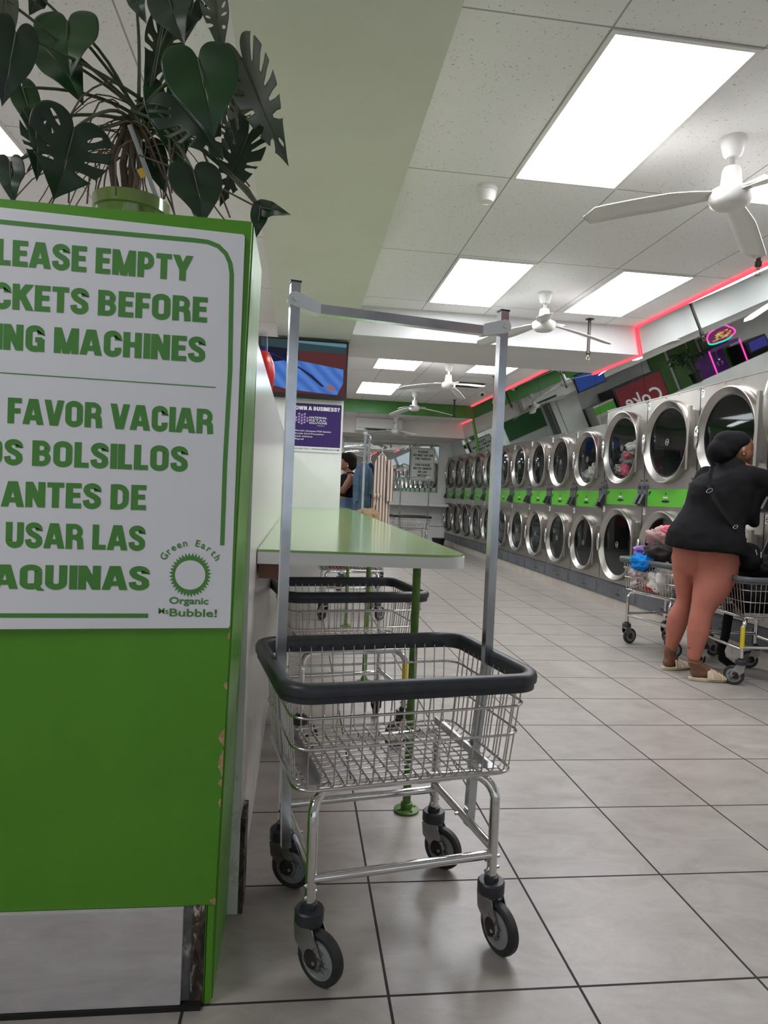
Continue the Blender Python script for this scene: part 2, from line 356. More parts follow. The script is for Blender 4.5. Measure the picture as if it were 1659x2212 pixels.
# heavy condensed block capitals, drawn as thick strokes (cap height 1)
TS, TH = .245, .20
def _arc(cx, cy, rx, ry, a0, a1, n=10): return [(cx + rx * math.cos(R(a0 + (a1 - a0) * i / n)), cy + ry * math.sin(R(a0 + (a1 - a0) * i / n))) for i in range(n + 1)]
def _bowl(w, y0, y1, r=.2):
    """right-hand bowl of B, D, P, R as one stroke starting and ending at the stem"""
    x = w - TS / 2; r = min(r, (y1 - y0) / 2); return [(TS * .5, y1)] + _arc(x - r, y1 - r, r, r, 90, 0, 8) + _arc(x - r, y0 + r, r, r, 0, -90, 8) + [(TS * .5, y0)]
def _glyph(c):
    h = TS / 2; q = TH / 2; top = 1 - q
    V = lambda x, y0=0, y1=1: ([(x, y0), (x, y1)], TS); Hh = lambda y, x0, x1: ([(x0, y), (x1, y)], TH)
    ring = lambda w: ([*_arc(w / 2, 1 - .26, w / 2 - h, .26 - q, 0, 180, 12), *_arc(w / 2, .26, w / 2 - h, .26 - q, 180, 360, 12), (w - h, 1 - .26)], TS - .015)
    D = {
     'E': (.54, [V(h), Hh(top, 0, .54), Hh(.52, 0, .50), Hh(q, 0, .54)]), 'F': (.52, [V(h), Hh(top, 0, .52), Hh(.50, 0, .48)]), 'L': (.51, [V(h), Hh(q, 0, .51)]),
     'T': (.58, [V(.29), Hh(top, 0, .58)]), 'I': (.205, [V(h)]), 'H': (.66, [V(h), V(.66 - h), Hh(.52, h, .66 - h)]),
     'P': (.62, [V(h), (_bowl(.62, .42, top), TH + .01)]), 'D': (.66, [V(h), (_bowl(.66, q, top, .26), TH + .015)]), 'B': (.66, [V(h), (_bowl(.64, .52, top), TH), (_bowl(.66, q, .52), TH)]),
     'R': (.67, [V(h), (_bowl(.65, .47, top), TH), ([(.36, .47), (.48, .44), (.53, .36), (.545, .2), (.56, 0)], TS * .95)]),
     'A': (.74, [([(.10, 0), (.33, 1)], TS), ([(.64, 0), (.41, 1)], TS), Hh(.27, .16, .58)]), 'V': (.70, [([(.10, 1), (.32, 0)], TS), ([(.60, 1), (.38, 0)], TS)]),
     'Y': (.70, [([(.10, 1), (.35, .42)], TS), ([(.60, 1), (.35, .42)], TS), V(.35, 0, .45)]), 'K': (.70, [V(h), ([(.16, .40), (.58, 1)], TS), ([(.30, .62), (.60, 0)], TS)]),
     'M': (.86, [V(h), V(.86 - h), ([(h + .02, 1), (.42, .0)], TS * .9), ([(.86 - h - .02, 1), (.44, .0)], TS * .9)]), 'N': (.68, [V(h), V(.68 - h), ([(h + .01, .98), (.68 - h - .01, .02)], TS)]),
     'W': (1.0, [([(.10, 1), (.27, 0)], TS * .9), ([(.50, 1), (.29, 0)], TS * .9), ([(.50, 1), (.71, 0)], TS * .9), ([(.90, 1), (.73, 0)], TS * .9)]),
     'O': (.68, [ring(.68)]), 'Q': (.70, [ring(.68), ([(.40, .24), (.66, -.06)], TS * .7)]), 'U': (.66, [([(h, 1), (h, .28)] + _arc(.33, .28, .33 - h, .28 - q, 180, 360, 12) + [(.66 - h, 1)], TS)]),
     'C': (.64, [([(.64 - h, .64), (.64 - h, .74)] + _arc(.33, .74, .33 - h - .01, .26 - q, 0, 180, 12) + _arc(.33, .26, .33 - h - .01, .26 - q, 180, 360, 12) + [(.64 - h, .36)], TS - .01)]),
     'G': (.67, [([(.66 - h, .66), (.66 - h, .74)] + _arc(.34, .74, .34 - h - .01, .26 - q, 0, 180, 12) + _arc(.34, .26, .34 - h - .01, .26 - q, 180, 300, 10), TS - .01), V(.67 - h, 0, .50), Hh(.46, .35, .60)]),
     'S': (.63, [([(.61 - h, .68), (.61 - h, .74)] + _arc(.315, .75, .20, .25 - q, 0, 180, 12) + [(.13, .68), (.20, .585), (.42, .46), (.50, .38)] + _arc(.315, .25, .20, .25 - q, 0, -180, 12) + [(.10, .34)], TS - .02)]),
     '?': (.56, [([(h, .68)] + _arc(.28, .74, .18, .18, 180, -10, 12) + [(.38, .56), (.28, .46), (.28, .28)], TH + .01), ([(.28, 0), (.28, .18)], TS)])}
    return D.get(c, (.3, []))
def block_text(s, gap=.065):
    """2D vertices and faces of a line of block capitals starting at x = 0"""
    x0 = 0; VS, FS = [], []
    for c in s:
        w, strokes = _glyph(c)
        for sk_, (pts, th) in enumerate(strokes):
            P2 = [Vector(p) for p in pts]; o = len(VS)
            for i, p in enumerate(P2):
                d1 = (p - P2[i - 1]).normalized() if i else (P2[1] - p).normalized(); d2 = (P2[i + 1] - p).normalized() if i < len(P2) - 1 else d1
                if d1.length < .5: d1 = d2
                if d2.length < .5: d2 = d1
                t = (d1 + d2).normalized(); n = Vector((-t.y, t.x)) * th / 2 / max(.6, t.dot(d1))
                if len(P2) == 2 and abs(d1.y) > .3 and abs(d1.x) > .02:      # diagonals are cut level with the cap line
                    n = Vector((th / 2 / abs(d1.y), 0)) * (-1 if d1.y > 0 else 1)
                VS += [(x0 + p.x + n.x, p.y + n.y, sk_), (x0 + p.x - n.x, p.y - n.y, sk_)]
            FS += [(o + 2 * i, o + 2 * i + 1, o + 2 * i + 3, o + 2 * i + 2) for i in range(len(P2) - 1)]
        x0 += (w if c != ' ' else .20) + gap
    return VS, FS, x0 - gap
def put_block(mb, s, x, z, h, width=None, right=False, center=False, skew=0, frame=None):
    VS, FS, W_ = block_text(s); kx = width / W_ if width else h; ox = x - (W_ * kx if right else (W_ * kx / 2 if center else 0))
    mb.add([frame(ox + a * kx, z + b * h + (ox + a * kx - x) * skew, k_ * .0001) for a, b, k_ in VS], FS); return mb

# ------------------------------------------------------------------ setting
BACK_Y = 16.5; CEIL = 3.1; T13 = math.tan(R(13))
struct('floor', MB().box(-6.2, 4.6, -2.6, 16.8, -.1, 0), M['floor'], smooth=0)
struct('ceiling', MB().box(-6.2, 4.6, -2.6, 14.0, CEIL, CEIL + .08), M['ceiling'], smooth=0)
struct('ceiling_rear', MB().box(-6.2, 4.6, 14.0, 16.8, 2.84, 2.92), M['ceiling'], smooth=0)
struct('wall_back', MB().box(-6.2, 4.6, BACK_Y, BACK_Y + .1, 0, 3.1), M['white_wall'], smooth=0)
struct('wall_left', MB().box(-6.2, -6.1, -2.6, 16.5, 0, 3.1), M['cream'], smooth=0)
struct('wall_right', MB().box(4.4, 4.5, -2.6, 16.5, 0, 3.1), M['white_wall'], smooth=0)
# shop front behind the viewer: frame, mullions, open daylight beyond
sf = MB().box(-6.2, 4.6, -2.6, -2.5, 2.45, 3.1).box(-6.2, 4.6, -2.6, -2.5, 0, .8)
for x in (-6.2, -4.1, -2.0, .1, 2.2, 4.4): sf.box(x, x + .12, -2.6, -2.5, .8, 2.45)
struct('window_1', sf, M['beam'], smooth=0)
struct('added_pane_cover', MB().box(-6.1, -1.9, -2.49, -2.46, .8, 2.45), M['dark_green_ink'], smooth=0)  # added unseen sheet over the left panes, keeps bright sky out of the mirrors
# painted soffit above the folding tables, the cross beam and the green fascia
struct('ceiling_soffit', MB().box(-.30, .47, -2.5, 8.1, 2.82, CEIL), M['soffit'], smooth=0)
struct('trim_1', MB().box(.47, 4.3, 6.95, 8.1, 2.80, CEIL), M['beam'], smooth=0)
struct('trim_2', MB().box(-6.1, 4.3, 13.94, 14.0, 2.84, CEIL), M['green_paint'], smooth=0)
struct('trim_3', MB().box(-6.1, 4.3, 15.0, 16.5, 2.50, 2.84), M['cream'], smooth=0)
# curb under the dryers
cb_ = MB()
for k in range(44):
    y0 = 3.0 + k * .305; cb_.box(3.57, 4.3, y0, y0 + .301, 0, .115)
struct('baseboard_right', cb_, M['curb'], smooth=0)
# back wall: ledge (shelf counter), lower grey boards, joint
struct('trim_4', MB().box(.9, 3.55, 15.85, 16.5, .93, .99), M['white'], smooth=0)
struct('baseboard_back', MB().box(.9, 3.6, 16.42, 16.5, 0, .42).box(.9, 3.6, 16.44, 16.5, .44, .93), M['white_wall'], smooth=0)
# slanted mirror band above the dryers (top leans into the room)
def slant(y0, y1, z0, z1, off=0, th=.02):
    xa = 3.5 + (CEIL - z1) * T13 + off; xb = 3.5 + (CEIL - z0) * T13 + off
    return MB().add([(xa, y0, z1), (xa, y1, z1), (xb, y1, z0), (xb, y0, z0), (xa + th, y0, z1), (xa + th, y1, z1), (xb + th, y1, z0), (xb + th, y0, z0)],
                    [(0, 1, 2, 3), (4, 7, 6, 5), (0, 3, 7, 4), (1, 5, 6, 2), (0, 4, 5, 1), (3, 2, 6, 7)])
for (a, b, zt) in ((-2.4, 1.9, CEIL), (1.92, 4.62, CEIL), (4.625, 6.945, CEIL), (6.95, 7.64, 2.8), (7.64, 8.1, 2.8), (8.105, 10.0, CEIL), (10.005, 12.0, CEIL), (12.005, 13.93, CEIL), (14.14, 16.48, 2.84)):
    o = obj('mirror_panel', slant(a, b, 2.30 if a < 7 else 2.145, zt), M['mirror'], smooth=0)
    tag(o, {4.625: 'slanted wall mirror above the big dryers, in front of the beam', 6.95: 'slanted mirror section under the beam, above dryer 11', 7.64: 'narrow slanted mirror section under the beam, above the first small dryer', 8.105: 'slanted mirror section just beyond the ceiling beam', 10.005: 'slanted mirror section above the middle small dryers', 12.005: 'slanted mirror section just before the green upright', 14.14: 'slanted mirror in the far corner showing the reversed notice', 1.92: 'slanted mirror nearest the right edge of the photo', -2.4: 'slanted mirror beside the shop front'}[a], 'mirror', 'slanted mirrors over the dryers')
struct('trim_5', slant(13.97, 14.12, 2.145, 2.84, -.012), M['green_band'], smooth=0)
# mirror on the back wall
o = obj('wall_mirror', MB().box(.9, 3.36, 16.485, 16.5, 1.26, 2.44), M['mirror'], smooth=0); tag(o, 'large flat mirror on the back wall above the white ledge', 'mirror')
# red light strip
def led(pts): return MB().tube(pts, .009, 6)
o = obj('led_strip', led([(3.485, -2.3, 3.085), (3.485, 6.94, 3.085), (3.487, 6.935, 3.08), (3.555, 6.935, 2.79), (3.555, 8.11, 2.785)]), M['led']); tag(o, 'red rope light along the ceiling edge, dropping round the beam', 'light strip')
o = obj('led_strip', led([(3.485, 8.12, 3.085), (3.485, 13.93, 3.085)]), M['led']); tag(o, 'straight red rope light beyond the beam, ending at the green fascia', 'light strip')
o = obj('led_strip', led([(3.545, 14.05, 2.825), (3.545, 14.98, 2.825)]), M['led']); tag(o, 'short red rope light in the far corner above the reversed notice', 'light strip')

# partition wall, column, green end unit
struct('wall_partition', MB().add([(-.128, 1.90, 0), (-.128, 7.4, 0), (-.124, 7.4, 1.60), (-.132, 1.90, 1.60), (-.34, 1.90, 0), (-.34, 7.4, 0), (-.34, 7.4, 1.60), (-.34, 1.90, 1.60)],
       [(0, 1, 2, 3), (4, 7, 6, 5), (0, 3, 7, 4), (1, 5, 6, 2), (3, 2, 6, 7), (0, 4, 5, 1)]), M['lam_wall'], smooth=0)
struct('baseboard_left', MB().box(-.127, -.115, 1.902, 2.02, 0.0, .27), M['grime'], smooth=0)
struct('trim_6', MB().box(-.48, .432, 7.4, 7.95, 0, 2.82), M['white_wall'], smooth=0)

u = thing('partition_unit', 'tall green laminate end unit in the left foreground carrying the big notice', 'partition', (-.6, 1.566, 0))
def L(x): return x + .6
def tp(x0b, x0t, x1b, x1t, y0, y1, z0, z1):
    return MB().add([(L(x0b), y0, z0), (L(x1b), y0, z0), (L(x1t), y0, z1), (L(x0t), y0, z1), (L(x0b), y1, z0), (L(x1b), y1, z0), (L(x1t), y1, z1), (L(x0t), y1, z1)],
                    [(0, 1, 2, 3), (4, 7, 6, 5), (1, 5, 6, 2), (0, 3, 7, 4), (3, 2, 6, 7), (0, 4, 5, 1)])
obj('front_panel', tp(-1.2, -1.2, -.158, -.131, 0, .02, .235, 1.795), M['green'], u, smooth=0)
obj('side_panel', tp(-.175, -.15, -.157, -.128, .0205, .335, 0.0, 1.793), M['green'], u, smooth=0)
obj('top_board', MB().box(L(-1.2), L(-.15), .0205, .6, 1.77, 1.795), M['green'], u, smooth=0)
obj('edge_strip', MB().box(L(-.197), L(-.175), .004, .018, 0.003, .234).box(L(-.173), L(-.159), .0, .02, 0.003, .234), M['green'], u, smooth=0)
obj('back_board', MB().box(L(-1.2), L(-.36), .45, .6, 0, 1.77), M['white_wall'], u, smooth=0)
obj('base_tile', MB().box(L(-1.2), L(-.226), -.012, .01, .012, .233), M['stone_tile'], u, smooth=0)
obj('corner_filler', MB().box(L(-.2255), L(-.207), .005, .03, .004, .236), M['grime_grey'], u, smooth=0)
obj('corner_post', MB().box(L(-.207), L(-.178), .0, .05, .0, .236), M['grime'], u, smooth=0)
obj('floor_joint', MB().box(L(-1.2), L(-.18), -.018, .0, 0, .011), M['ink'], u, smooth=0)
# chipped edge showing raw board
random.seed(3)
ch = MB()
for z, h_, w_ in ((.86, .016, .006), (.745, .018, .007), (.625, .04, .011), (.565, .060, .010), (.52, .018, .006), (.472, .02, .004), (.243, .016, .014)):
    xe = L(-.158 + (z - .235) / 1.56 * .027)
    n = 12; poly = [(xe - w_ * (1 if i % (n - 1) else 0) * (.55 + .6 * random.random()) * math.sin(math.pi * i / (n - 1)) - .0002, z - h_ / 2 + h_ * i / (n - 1)) for i in range(n)]
    poly = [(xe + .0015, z - h_ / 2)] + poly + [(xe + .0015, z + h_ / 2)]
    ch.slab(poly, -.0015, .001)
obj('chipped_edge', ch, M['wood'], u, smooth=0)

# ------------------------------------------------------------------ notice on the green unit
sg = thing('notice_board', 'big white notice with green words about emptying pockets, on the green end unit', 'sign', (-.5, 1.56, 1.3))
def SX(x): return x + .5
def SZ(z): return z - 1.3
pl = [(SX(-.86), SZ(.862)), (SX(-.1495), SZ(.879)), (SX(-.1465), SZ(.883)), (SX(-.145), SZ(1.757)), (SX(-.148), SZ(1.7615)), (SX(-.86), SZ(1.778))]
obj('board', MB().slab(pl, -.004, .005), M['white_sign'], sg, smooth=0)
def face(px, py):
    p = at(px, py, 1.556); return (SX(p.x), SZ(p.z))
def stripmesh(pts, wd, d=-.0046):
    """flat ribbon of width wd on the board through face points"""
    mb = MB(); V = [Vector((a, b)) for a, b in pts]; vs = []
    for i, p in enumerate(V):
        t = (V[min(i + 1, len(V) - 1)] - V[max(i - 1, 0)]).normalized(); nn = Vector((-t.y, t.x)) * wd / 2
        vs += [(p.x + nn.x, d, p.y + nn.y), (p.x - nn.x, d, p.y - nn.y)]
    return mb.add(vs, [(2 * i, 2 * i + 1, 2 * i + 3, 2 * i + 2) for i in range(len(V) - 1)])
bd = [face(-250, 457), face(0, 479), face(200, 499), face(420, 519)] + [face(*q) for q in ((450, 523), (472, 532), (488, 548), (497, 568), (500.5, 592))] + [face(*q) for q in ((497, 800), (486, 1000), (480, 1178))]
border = stripmesh(bd, .0098); b2 = stripmesh([face(-250, 1329), face(320, 1330)], .0098); b3 = stripmesh([face(-250, 790), face(0, 805), face(466, 837)], .0022)
for q in (b2, b3): border.add(q.v, q.f)
obj('border', border, M['sign_green'], sg, smooth=0)
tx = MB()
def sign_line(full, sub, x_left, x_right, y_base_left, y_base_right, cap_px):
    """fits `sub` (the visible tail of `full`) between two photo columns"""
    a = face(x_left, y_base_left); b = face(x_right, y_base_right); wsub = b[0] - a[0]
    ws = block_text(sub)[2]; wf = block_text(full)[2]; h = cap_px * 1.556 / F_PX
    put_block(tx, full, b[0], b[1], h, wsub * wf / ws, right=True, skew=(b[1] - a[1]) / wsub, frame=lambda u_, v_, d_: (u_, -.0047 - d_, v_))
sign_line('PLEASE EMPTY', 'EMPTY', 206, 414, 590, 608, 52)
sign_line('POCKETS BEFORE', 'BEFORE', 211, 447, 681, 697, 52)
sign_line('USING MACHINES', 'MACHINES', 116, 443, 762, 783, 52)
sign_line('POR FAVOR VACIAR', 'FAVOR VACIAR', 16, 460, 914, 938, 52)
sign_line('LOS BOLSILLOS', 'BOLSILLOS', 69, 405, 1006, 1019, 52)
sign_line('ANTES DE', 'DE', 238, 315, 1100, 1102, 52)
sign_line('USAR LAS', 'LAS', 199, 313, 1187, 1190, 52)
sign_line('MAQUINAS', 'MAQUINAS', -86, 322, 1271, 1275, 50)
obj('lettering', tx, M['sign_green'], sg, smooth=0)
# round emblem with its words (the cartoon figure itself is left out)
ctr = face(411, 1242); em = MB()
n = 72; pts = []
for i in range(n):
    a = 2 * math.pi * i / n; r_ = (.050 if i % 2 else .042); pts.append((ctr[0] + r_ * math.cos(a) * .92, ctr[1] + r_ * math.sin(a)))
em.slab(pts, -.0047, -.004); obj('starburst', em, M['sign_green'], sg, smooth=0)
obj('bubble', MB().lathe([(.001, -.0049), (.033, -.0049), (.033, -.0043)], (ctr[0], 0, ctr[1]), 'y', 40), M['white_sign'], sg, smooth=0)
fx = MB()
word = 'Green Earth'; 
for i, c in enumerate(word):
    if c == ' ': continue
    a = R(148 - i * 11.6); rr = .0615; px_, pz_ = ctr[0] + rr * math.cos(a), ctr[1] + .004 + rr * math.sin(a); ro = a - math.pi / 2
    vs, fs = text_mesh(c, size=.0215, bold=.02, extrude=.0001, align='CENTER')
    fx.add([(px_ + v.x * math.cos(ro) - v.y * math.sin(ro), -.0048, pz_ + v.x * math.sin(ro) + v.y * math.cos(ro)) for v in vs], fs)
b = face(408, 1305); put_text(fx, 'Organic', b[0], b[1], .0155, .086, bold=.025, center=True, frame=lambda u_, v_, d_: (u_, -.0048, v_))
b = face(364, 1326); put_text(fx, 'Ms', b[0], b[1], .013, .022, bold=.01, right=True, frame=lambda u_, v_, d_: (u_, -.0048, v_))
b = face(366, 1331); put_text(fx, 'Bubble!', b[0], b[1], .0175, .104, bold=.02, frame=lambda u_, v_, d_: (u_, -.0048, v_))
obj('emblem_words', fx, M['sign_green'], sg, smooth=0)

# ------------------------------------------------------------------ folding table
tb = thing('folding_table', 'long green topped folding table with white edge along the partition', 'table', (.2, 2.2, 0))
def toppoly(grow=0):
    r_ = .09; x1 = .565 + grow; y0 = 2.19 - grow; p = [(-.127, y0)]
    for i in range(9):
        a = -math.pi / 2 + math.pi / 2 * i / 8; p.append((x1 - r_ + r_ * math.cos(a), y0 + r_ + r_ * math.sin(a)))
    p += [(x1, 7.95), (.434, 7.95), (.434, 7.39), (-.121, 7.39)]
    return [(x - .2, y - 2.2) for x, y in p]
obj('tabletop', MB().prism(toppoly(), .9955, 1.003), M['green_top'], tb, smooth=30)
obj('edge_band', MB().prism(toppoly(.003), .957, .9952), M['white'], tb, smooth=30)
for (x, y) in ((.447, 2.50), (.447, 4.22), (.447, 5.98)):
    lg = obj('leg', MB().tube([(x - .2, y - 2.2, .006), (x - .2, y - 2.2, .956)], .0155, 16), M['green_leg'], tb)
    fl = MB().lathe([(.048, 0), (.048, .008), (.04, .010), (.022, .012), (.022, .032), (.0155, .034)], (x - .2, y - 2.2, 0), 'z', 24)
    for k in range(4): a = k * math.pi / 2 + .4; fl.lathe([(.006, .01), (.006, .014)], (x - .2 + .034 * math.cos(a), y - 2.2 + .034 * math.sin(a), 0), 'z', 8)
    obj('floor_flange', fl, M['green_leg'], lg)
obj('wall_cleat', MB().box(-.325, -.24, .03, .5, .905, .957), M['dark_wood'], tb, smooth=0)

# ------------------------------------------------------------------ laundry carts
def rrect(w_, d_, r_, z, n=6):
    p = []
    for cx, cy, a0 in ((w_ / 2 - r_, d_ / 2 - r_, 0), (-w_ / 2 + r_, d_ / 2 - r_, 90), (-w_ / 2 + r_, -d_ / 2 + r_, 180), (w_ / 2 - r_, -d_ / 2 + r_, 270)):
        for i in range(n + 1):
            a = R(a0 + 90 * i / n); p.append((cx + r_ * math.cos(a), cy + r_ * math.sin(a), z))
    return p
RIMZ = .745; BOTZ = .466; RW, RD = .66, .515; BW, BD = .585, .415
def lerp_ring(t, r0=.055):
    """basket wall at t=0 rim .. 1 floor"""
    return RW - .03 + (BW - RW + .03) * t, RD - .03 + (BD - RD + .03) * t, RIMZ - .03 + (BOTZ - RIMZ + .03) * t
def make_basket():
    mb = MB()
    for t, rr in ((.24, .0036), (.56, .0036), (.99, .0042)):
        w_, d_, z = lerp_ring(t); mb.tube(rrect(w_ + .010, d_ + .010, .05, z), rr, 6, closed=True)
    w0, d0, z0 = lerp_ring(0); w1, d1, z1 = lerp_ring(1)
    for i in range(17):      # front / back uprights that run on as floor wires
        s = -1 + 2 * i / 16; xt = s * (w0 / 2 - .04); xb = s * (w1 / 2 - .025)
        mb.tube([(xt, -d0 / 2, z0), (xb, -d1 / 2, z1 + .012), (xb, -d1 / 2 + .012, z1), (xb, d1 / 2 - .012, z1), (xb, d1 / 2, z1 + .012), (xt, d0 / 2, z0)], .0021, 6)
    for i in range(13):
        s = -1 + 2 * i / 12; yt = s * (d0 / 2 - .04); yb = s * (d1 / 2 - .02)
        mb.tube([(-w0 / 2, yt, z0), (-w1 / 2, yb, z1 + .012), (-w1 / 2 + .012, yb, z1 - .004), (w1 / 2 - .012, yb, z1 - .004), (w1 / 2, yb, z1 + .012), (w0 / 2, yt, z0)], .0021, 6)
    return mb
LX, LY = .248, .203
def make_frame():
    fr = MB(); r_ = .0135
    for sy in (-1, 1):
        y = sy * LY; c = .05; yi = lambda f_: sy * (LY - .045 * f_); pts = [(-LX, y, .19), (-LX, y, .36)]
        for i in range(7): a = R(180 - 90 * i / 6); pts.append((-LX + c + c * math.cos(a), yi(i / 6), BOTZ - .016 - c + c * math.sin(a)))
        for i in range(7): a = R(90 - 90 * i / 6); pts.append((LX - c + c * math.cos(a), yi(1 - i / 6), BOTZ - .016 - c + c * math.sin(a)))
        pts.append((LX, y, .36)); pts.append((LX, y, .19)); fr.tube(pts, r_, 12)
        fr.tube([(-LX, y, .245), (LX, y, .245)], .012, 12)
    for sx in (-1, 1): fr.tube([(sx * LX, -LY, .262), (sx * LX, LY, .262)], .012, 12)
    return fr
def make_caster(parent, x, y, ang, tape=False):
    ck = obj('caster', MB().lathe([(.019, .150), (.030, .146), (.030, .138)], (0, 0, 0), 'z', 20).box(-.021, .026, -.024, .024, .128, .140)
             .slab([(-.029, .139), (.027, .139), (.058, .078), (.054, .056), (.036, .050), (.018, .058), (-.024, .098)], .0205, .0235)
             .slab([(-.029, .139), (.027, .139), (.058, .078), (.054, .056), (.036, .050), (.018, .058), (-.024, .098)], -.0235, -.0205), M['zinc'], parent, loc=(x, y, 0), rot=(0, 0, ang))
    obj('collar', MB().lathe([(.012, .141), (.034, .142), (.0365, .145), (.0365, .171), (.033, .175), (.020, .1755), (.019, .188), (.014, .190)], n=28), M['bumper'], ck)
    wx, wz = .040, .066
    prof = [(.046, -.013), (.058, -.0135), (.0645, -.009), (.066, 0), (.0645, .009), (.058, .0135), (.046, .013)]
    obj('tire', MB().lathe(prof, (wx, 0, wz), 'y', 40), M['rubber'], ck)
    obj('hub', MB().lathe([(.008, -.0165), (.030, -.0150), (.038, -.0146), (.039, -.0136), (.041, -.0136), (.042, -.0148), (.047, -.0145), (.047, .0145), (.042, .0148), (.041, .0136), (.039, .0136), (.038, .0146), (.030, .0150), (.008, .0165)], (wx, 0, wz), 'y', 40), M['hub'], ck)
    rnd = random.Random(int((x + 9) * 100 + y * 37)); ln = MB()
    for k in range(60):
        a0 = Vector((wx + rnd.uniform(-.022, .012), rnd.choice((-1, 1)) * rnd.uniform(.016, .027), wz + rnd.uniform(-.015, .03))); p = [a0]
        for j in range(4): p.append(p[-1] + Vector((rnd.uniform(-.014, .014), rnd.uniform(-.004, .004), rnd.uniform(-.013, .010))))
        ln.tube(p, .0007, 4)
    ln.ell((wx - .012, -.021, wz + .004), (.024, .007, .026), nu=10, nv=6).ell((wx - .012, .021, wz + .004), (.024, .007, .026), nu=10, nv=6)
    lo = obj('lint', ln, M['lint'], ck); lo['kind'] = 'stuff'
    obj('bolt', MB().tube([(wx, -.029, wz), (wx, .029, wz)], .005, 8).tube([(0, -.024, .205), (0, .024, .205)], .0045, 8).tube([(0, -.024, .235), (0, .024, .235)], .0045, 8).tube([(0, 0, .185), (0, 0, .25)], .0105, 12), M['zinc'], ck)
    return ck
def make_cart(label, loc, rz, rack=True, bump='bumper', casters=((18, 12, 25, 15)), group='rolling laundry carts', top=1.745, tape=None, k=1.0):
    t = thing('laundry_cart', label, 'laundry cart', loc, rz, group); t.scale = (k, k, k)
    rim = MB(); pts = rrect(RW, RD, .065, RIMZ - .022, 8); N = len(pts)
    prof = [(-.017, -.022), (-.017, .010), (-.012, .020), (0, .024), (.014, .021), (.020, .010), (.019, -.006), (.013, -.009), (.013, -.024)]
    vs = []
    for i, p in enumerate(pts):
        a, b_ = Vector(pts[i - 1]), Vector(pts[(i + 1) % N]); tg = (b_ - a).normalized(); out = Vector((tg.y, -tg.x, 0))
        vs += [(p[0] + out.x * o_, p[1] + out.y * o_, p[2] + h_) for o_, h_ in prof]
    q = len(prof)
    rim.add(vs, [(i * q + j, i * q + (j + 1) % q, ((i + 1) % N) * q + (j + 1) % q, ((i + 1) % N) * q + j) for i in range(N) for j in range(q)])
    obj('bumper_rim', rim, M[bump], t, smooth=50)
    rv = MB()
    for s in range(14):
        x = -.28 + .56 * s / 13; rv.lathe([(.0045, 0), (.0045, .0012)], (x, RD / 2 - .0190, RIMZ - .030), 'y', 8); rv.lathe([(.0045, 0), (.0045, .0012)], (x, -RD / 2 + .0178, RIMZ - .030), 'y', 8)
    obj('rim_rivets', rv, M['black'], t)
    obj('wire_basket', B_MESH, None, t); obj('tube_frame', F_MESH, None, t)
    for sx in (-1, 1):
        bx_ = sx * .245; obj('basket_bracket', MB().box(bx_ - .016, bx_ + .016, -.185, .185, BOTZ + .003, BOTZ + .006).box(bx_ - .016 * sx - .0015, bx_ - .016 * sx + .0015, -.185, .185, BOTZ + .003, BOTZ + .026), M['zinc'], t, smooth=0)
    for (x, y), a in zip(((-LX, -LY), (LX, -LY), (-LX, LY), (LX, LY)), casters): make_caster(t, x, y, R(a))
    if rack:
        for sx in (-1, 1):
            x = sx * (RW / 2 - .022)
            p = obj('rack_pole', MB().add(*boxtube([(sx * (LX + .026), 0, .225), (sx * (LX + .034), 0, .46), (x, 0, .70), (x, 0, top)], .0125)), M['galv'], t, smooth=0)
            obj('pole_bolt', MB().tube([(sx * (LX - .02), 0, .262), (sx * (LX + .038), 0, .262)], .005, 8), M['zinc'], p); obj('pole_cap', MB().box(x - .0145, x + .0145, -.0145, .0145, top, top + .004), M['black'], p, smooth=0)
        bar = MB().add(*boxtube([(-RW / 2 + .075, 0, top - .062), (RW / 2 - .075, 0, top - .062)], .0125))
        for sx in (-1, 1):
            xe = sx * (RW / 2 - .022); xi = sx * (RW / 2 - .090); zc = top - .045
            arc = [(xe + sx * .0195 * math.sin(R(q)), zc + .0195 * math.cos(R(q))) for q in range(-30, 171, 20)]
            obj('bar_bracket', MB().slab(arc + [(xi, top - .078), (xi, top - .046)], -.0168, .0168).tube([(xe, -.024, zc), (xe, .024, zc)], .0075, 10), M['bracket'], t, smooth=0)
        obj('hanging_bar', bar, M['galv'], t, smooth=0)
    if tape is not None:
        x, y, z0, z1 = tape; obj('yellow_tape', MB().tube([(x, y, z0), (x, y, z1)], .0145, 12), M['tape'], t)
    return t
def boxtube(pts, h):
    pts = [Vector(p) for p in pts]; vs = []; N = len(pts)
    for i, p in enumerate(pts):
        t = (pts[min(i + 1, N - 1)] - pts[max(i - 1, 0)]).normalized(); s_ = Vector((0, 1, 0)) ; u_ = t.cross(s_).normalized()
        vs += [p + u_ * h + s_ * h, p + u_ * h - s_ * h, p - u_ * h - s_ * h, p - u_ * h + s_ * h]
    fs = [(i * 4 + k, i * 4 + (k + 1) % 4, i * 4 + 4 + (k + 1) % 4, i * 4 + 4 + k) for i in range(N - 1) for k in range(4)] + [(0, 1, 2, 3), (N * 4 - 1, N * 4 - 2, N * 4 - 3, N * 4 - 4)]
    return vs, fs
B_MESH = mesh_from('wire_basket', make_basket(), M['wire'], 60); F_MESH = mesh_from('tube_frame', make_frame(), M['chrome'], 60)
make_cart('empty wire laundry cart with tall hanging rack in the foreground, beside the green unit', (.268, 1.888, 0), R(11), True, casters=(-52, -76, -34, -54))
make_cart('empty wire cart parked under the table behind the green pipe leg', (.245, 3.30, 0), R(11), False, casters=(30, 200, 70, 80), tape=(LX, -LY, .24, .40))
make_cart('far wire cart under the table end holding red and teal clothes', (.50, 6.46, 0), R(3), False, casters=(120, 40, 70, 80))
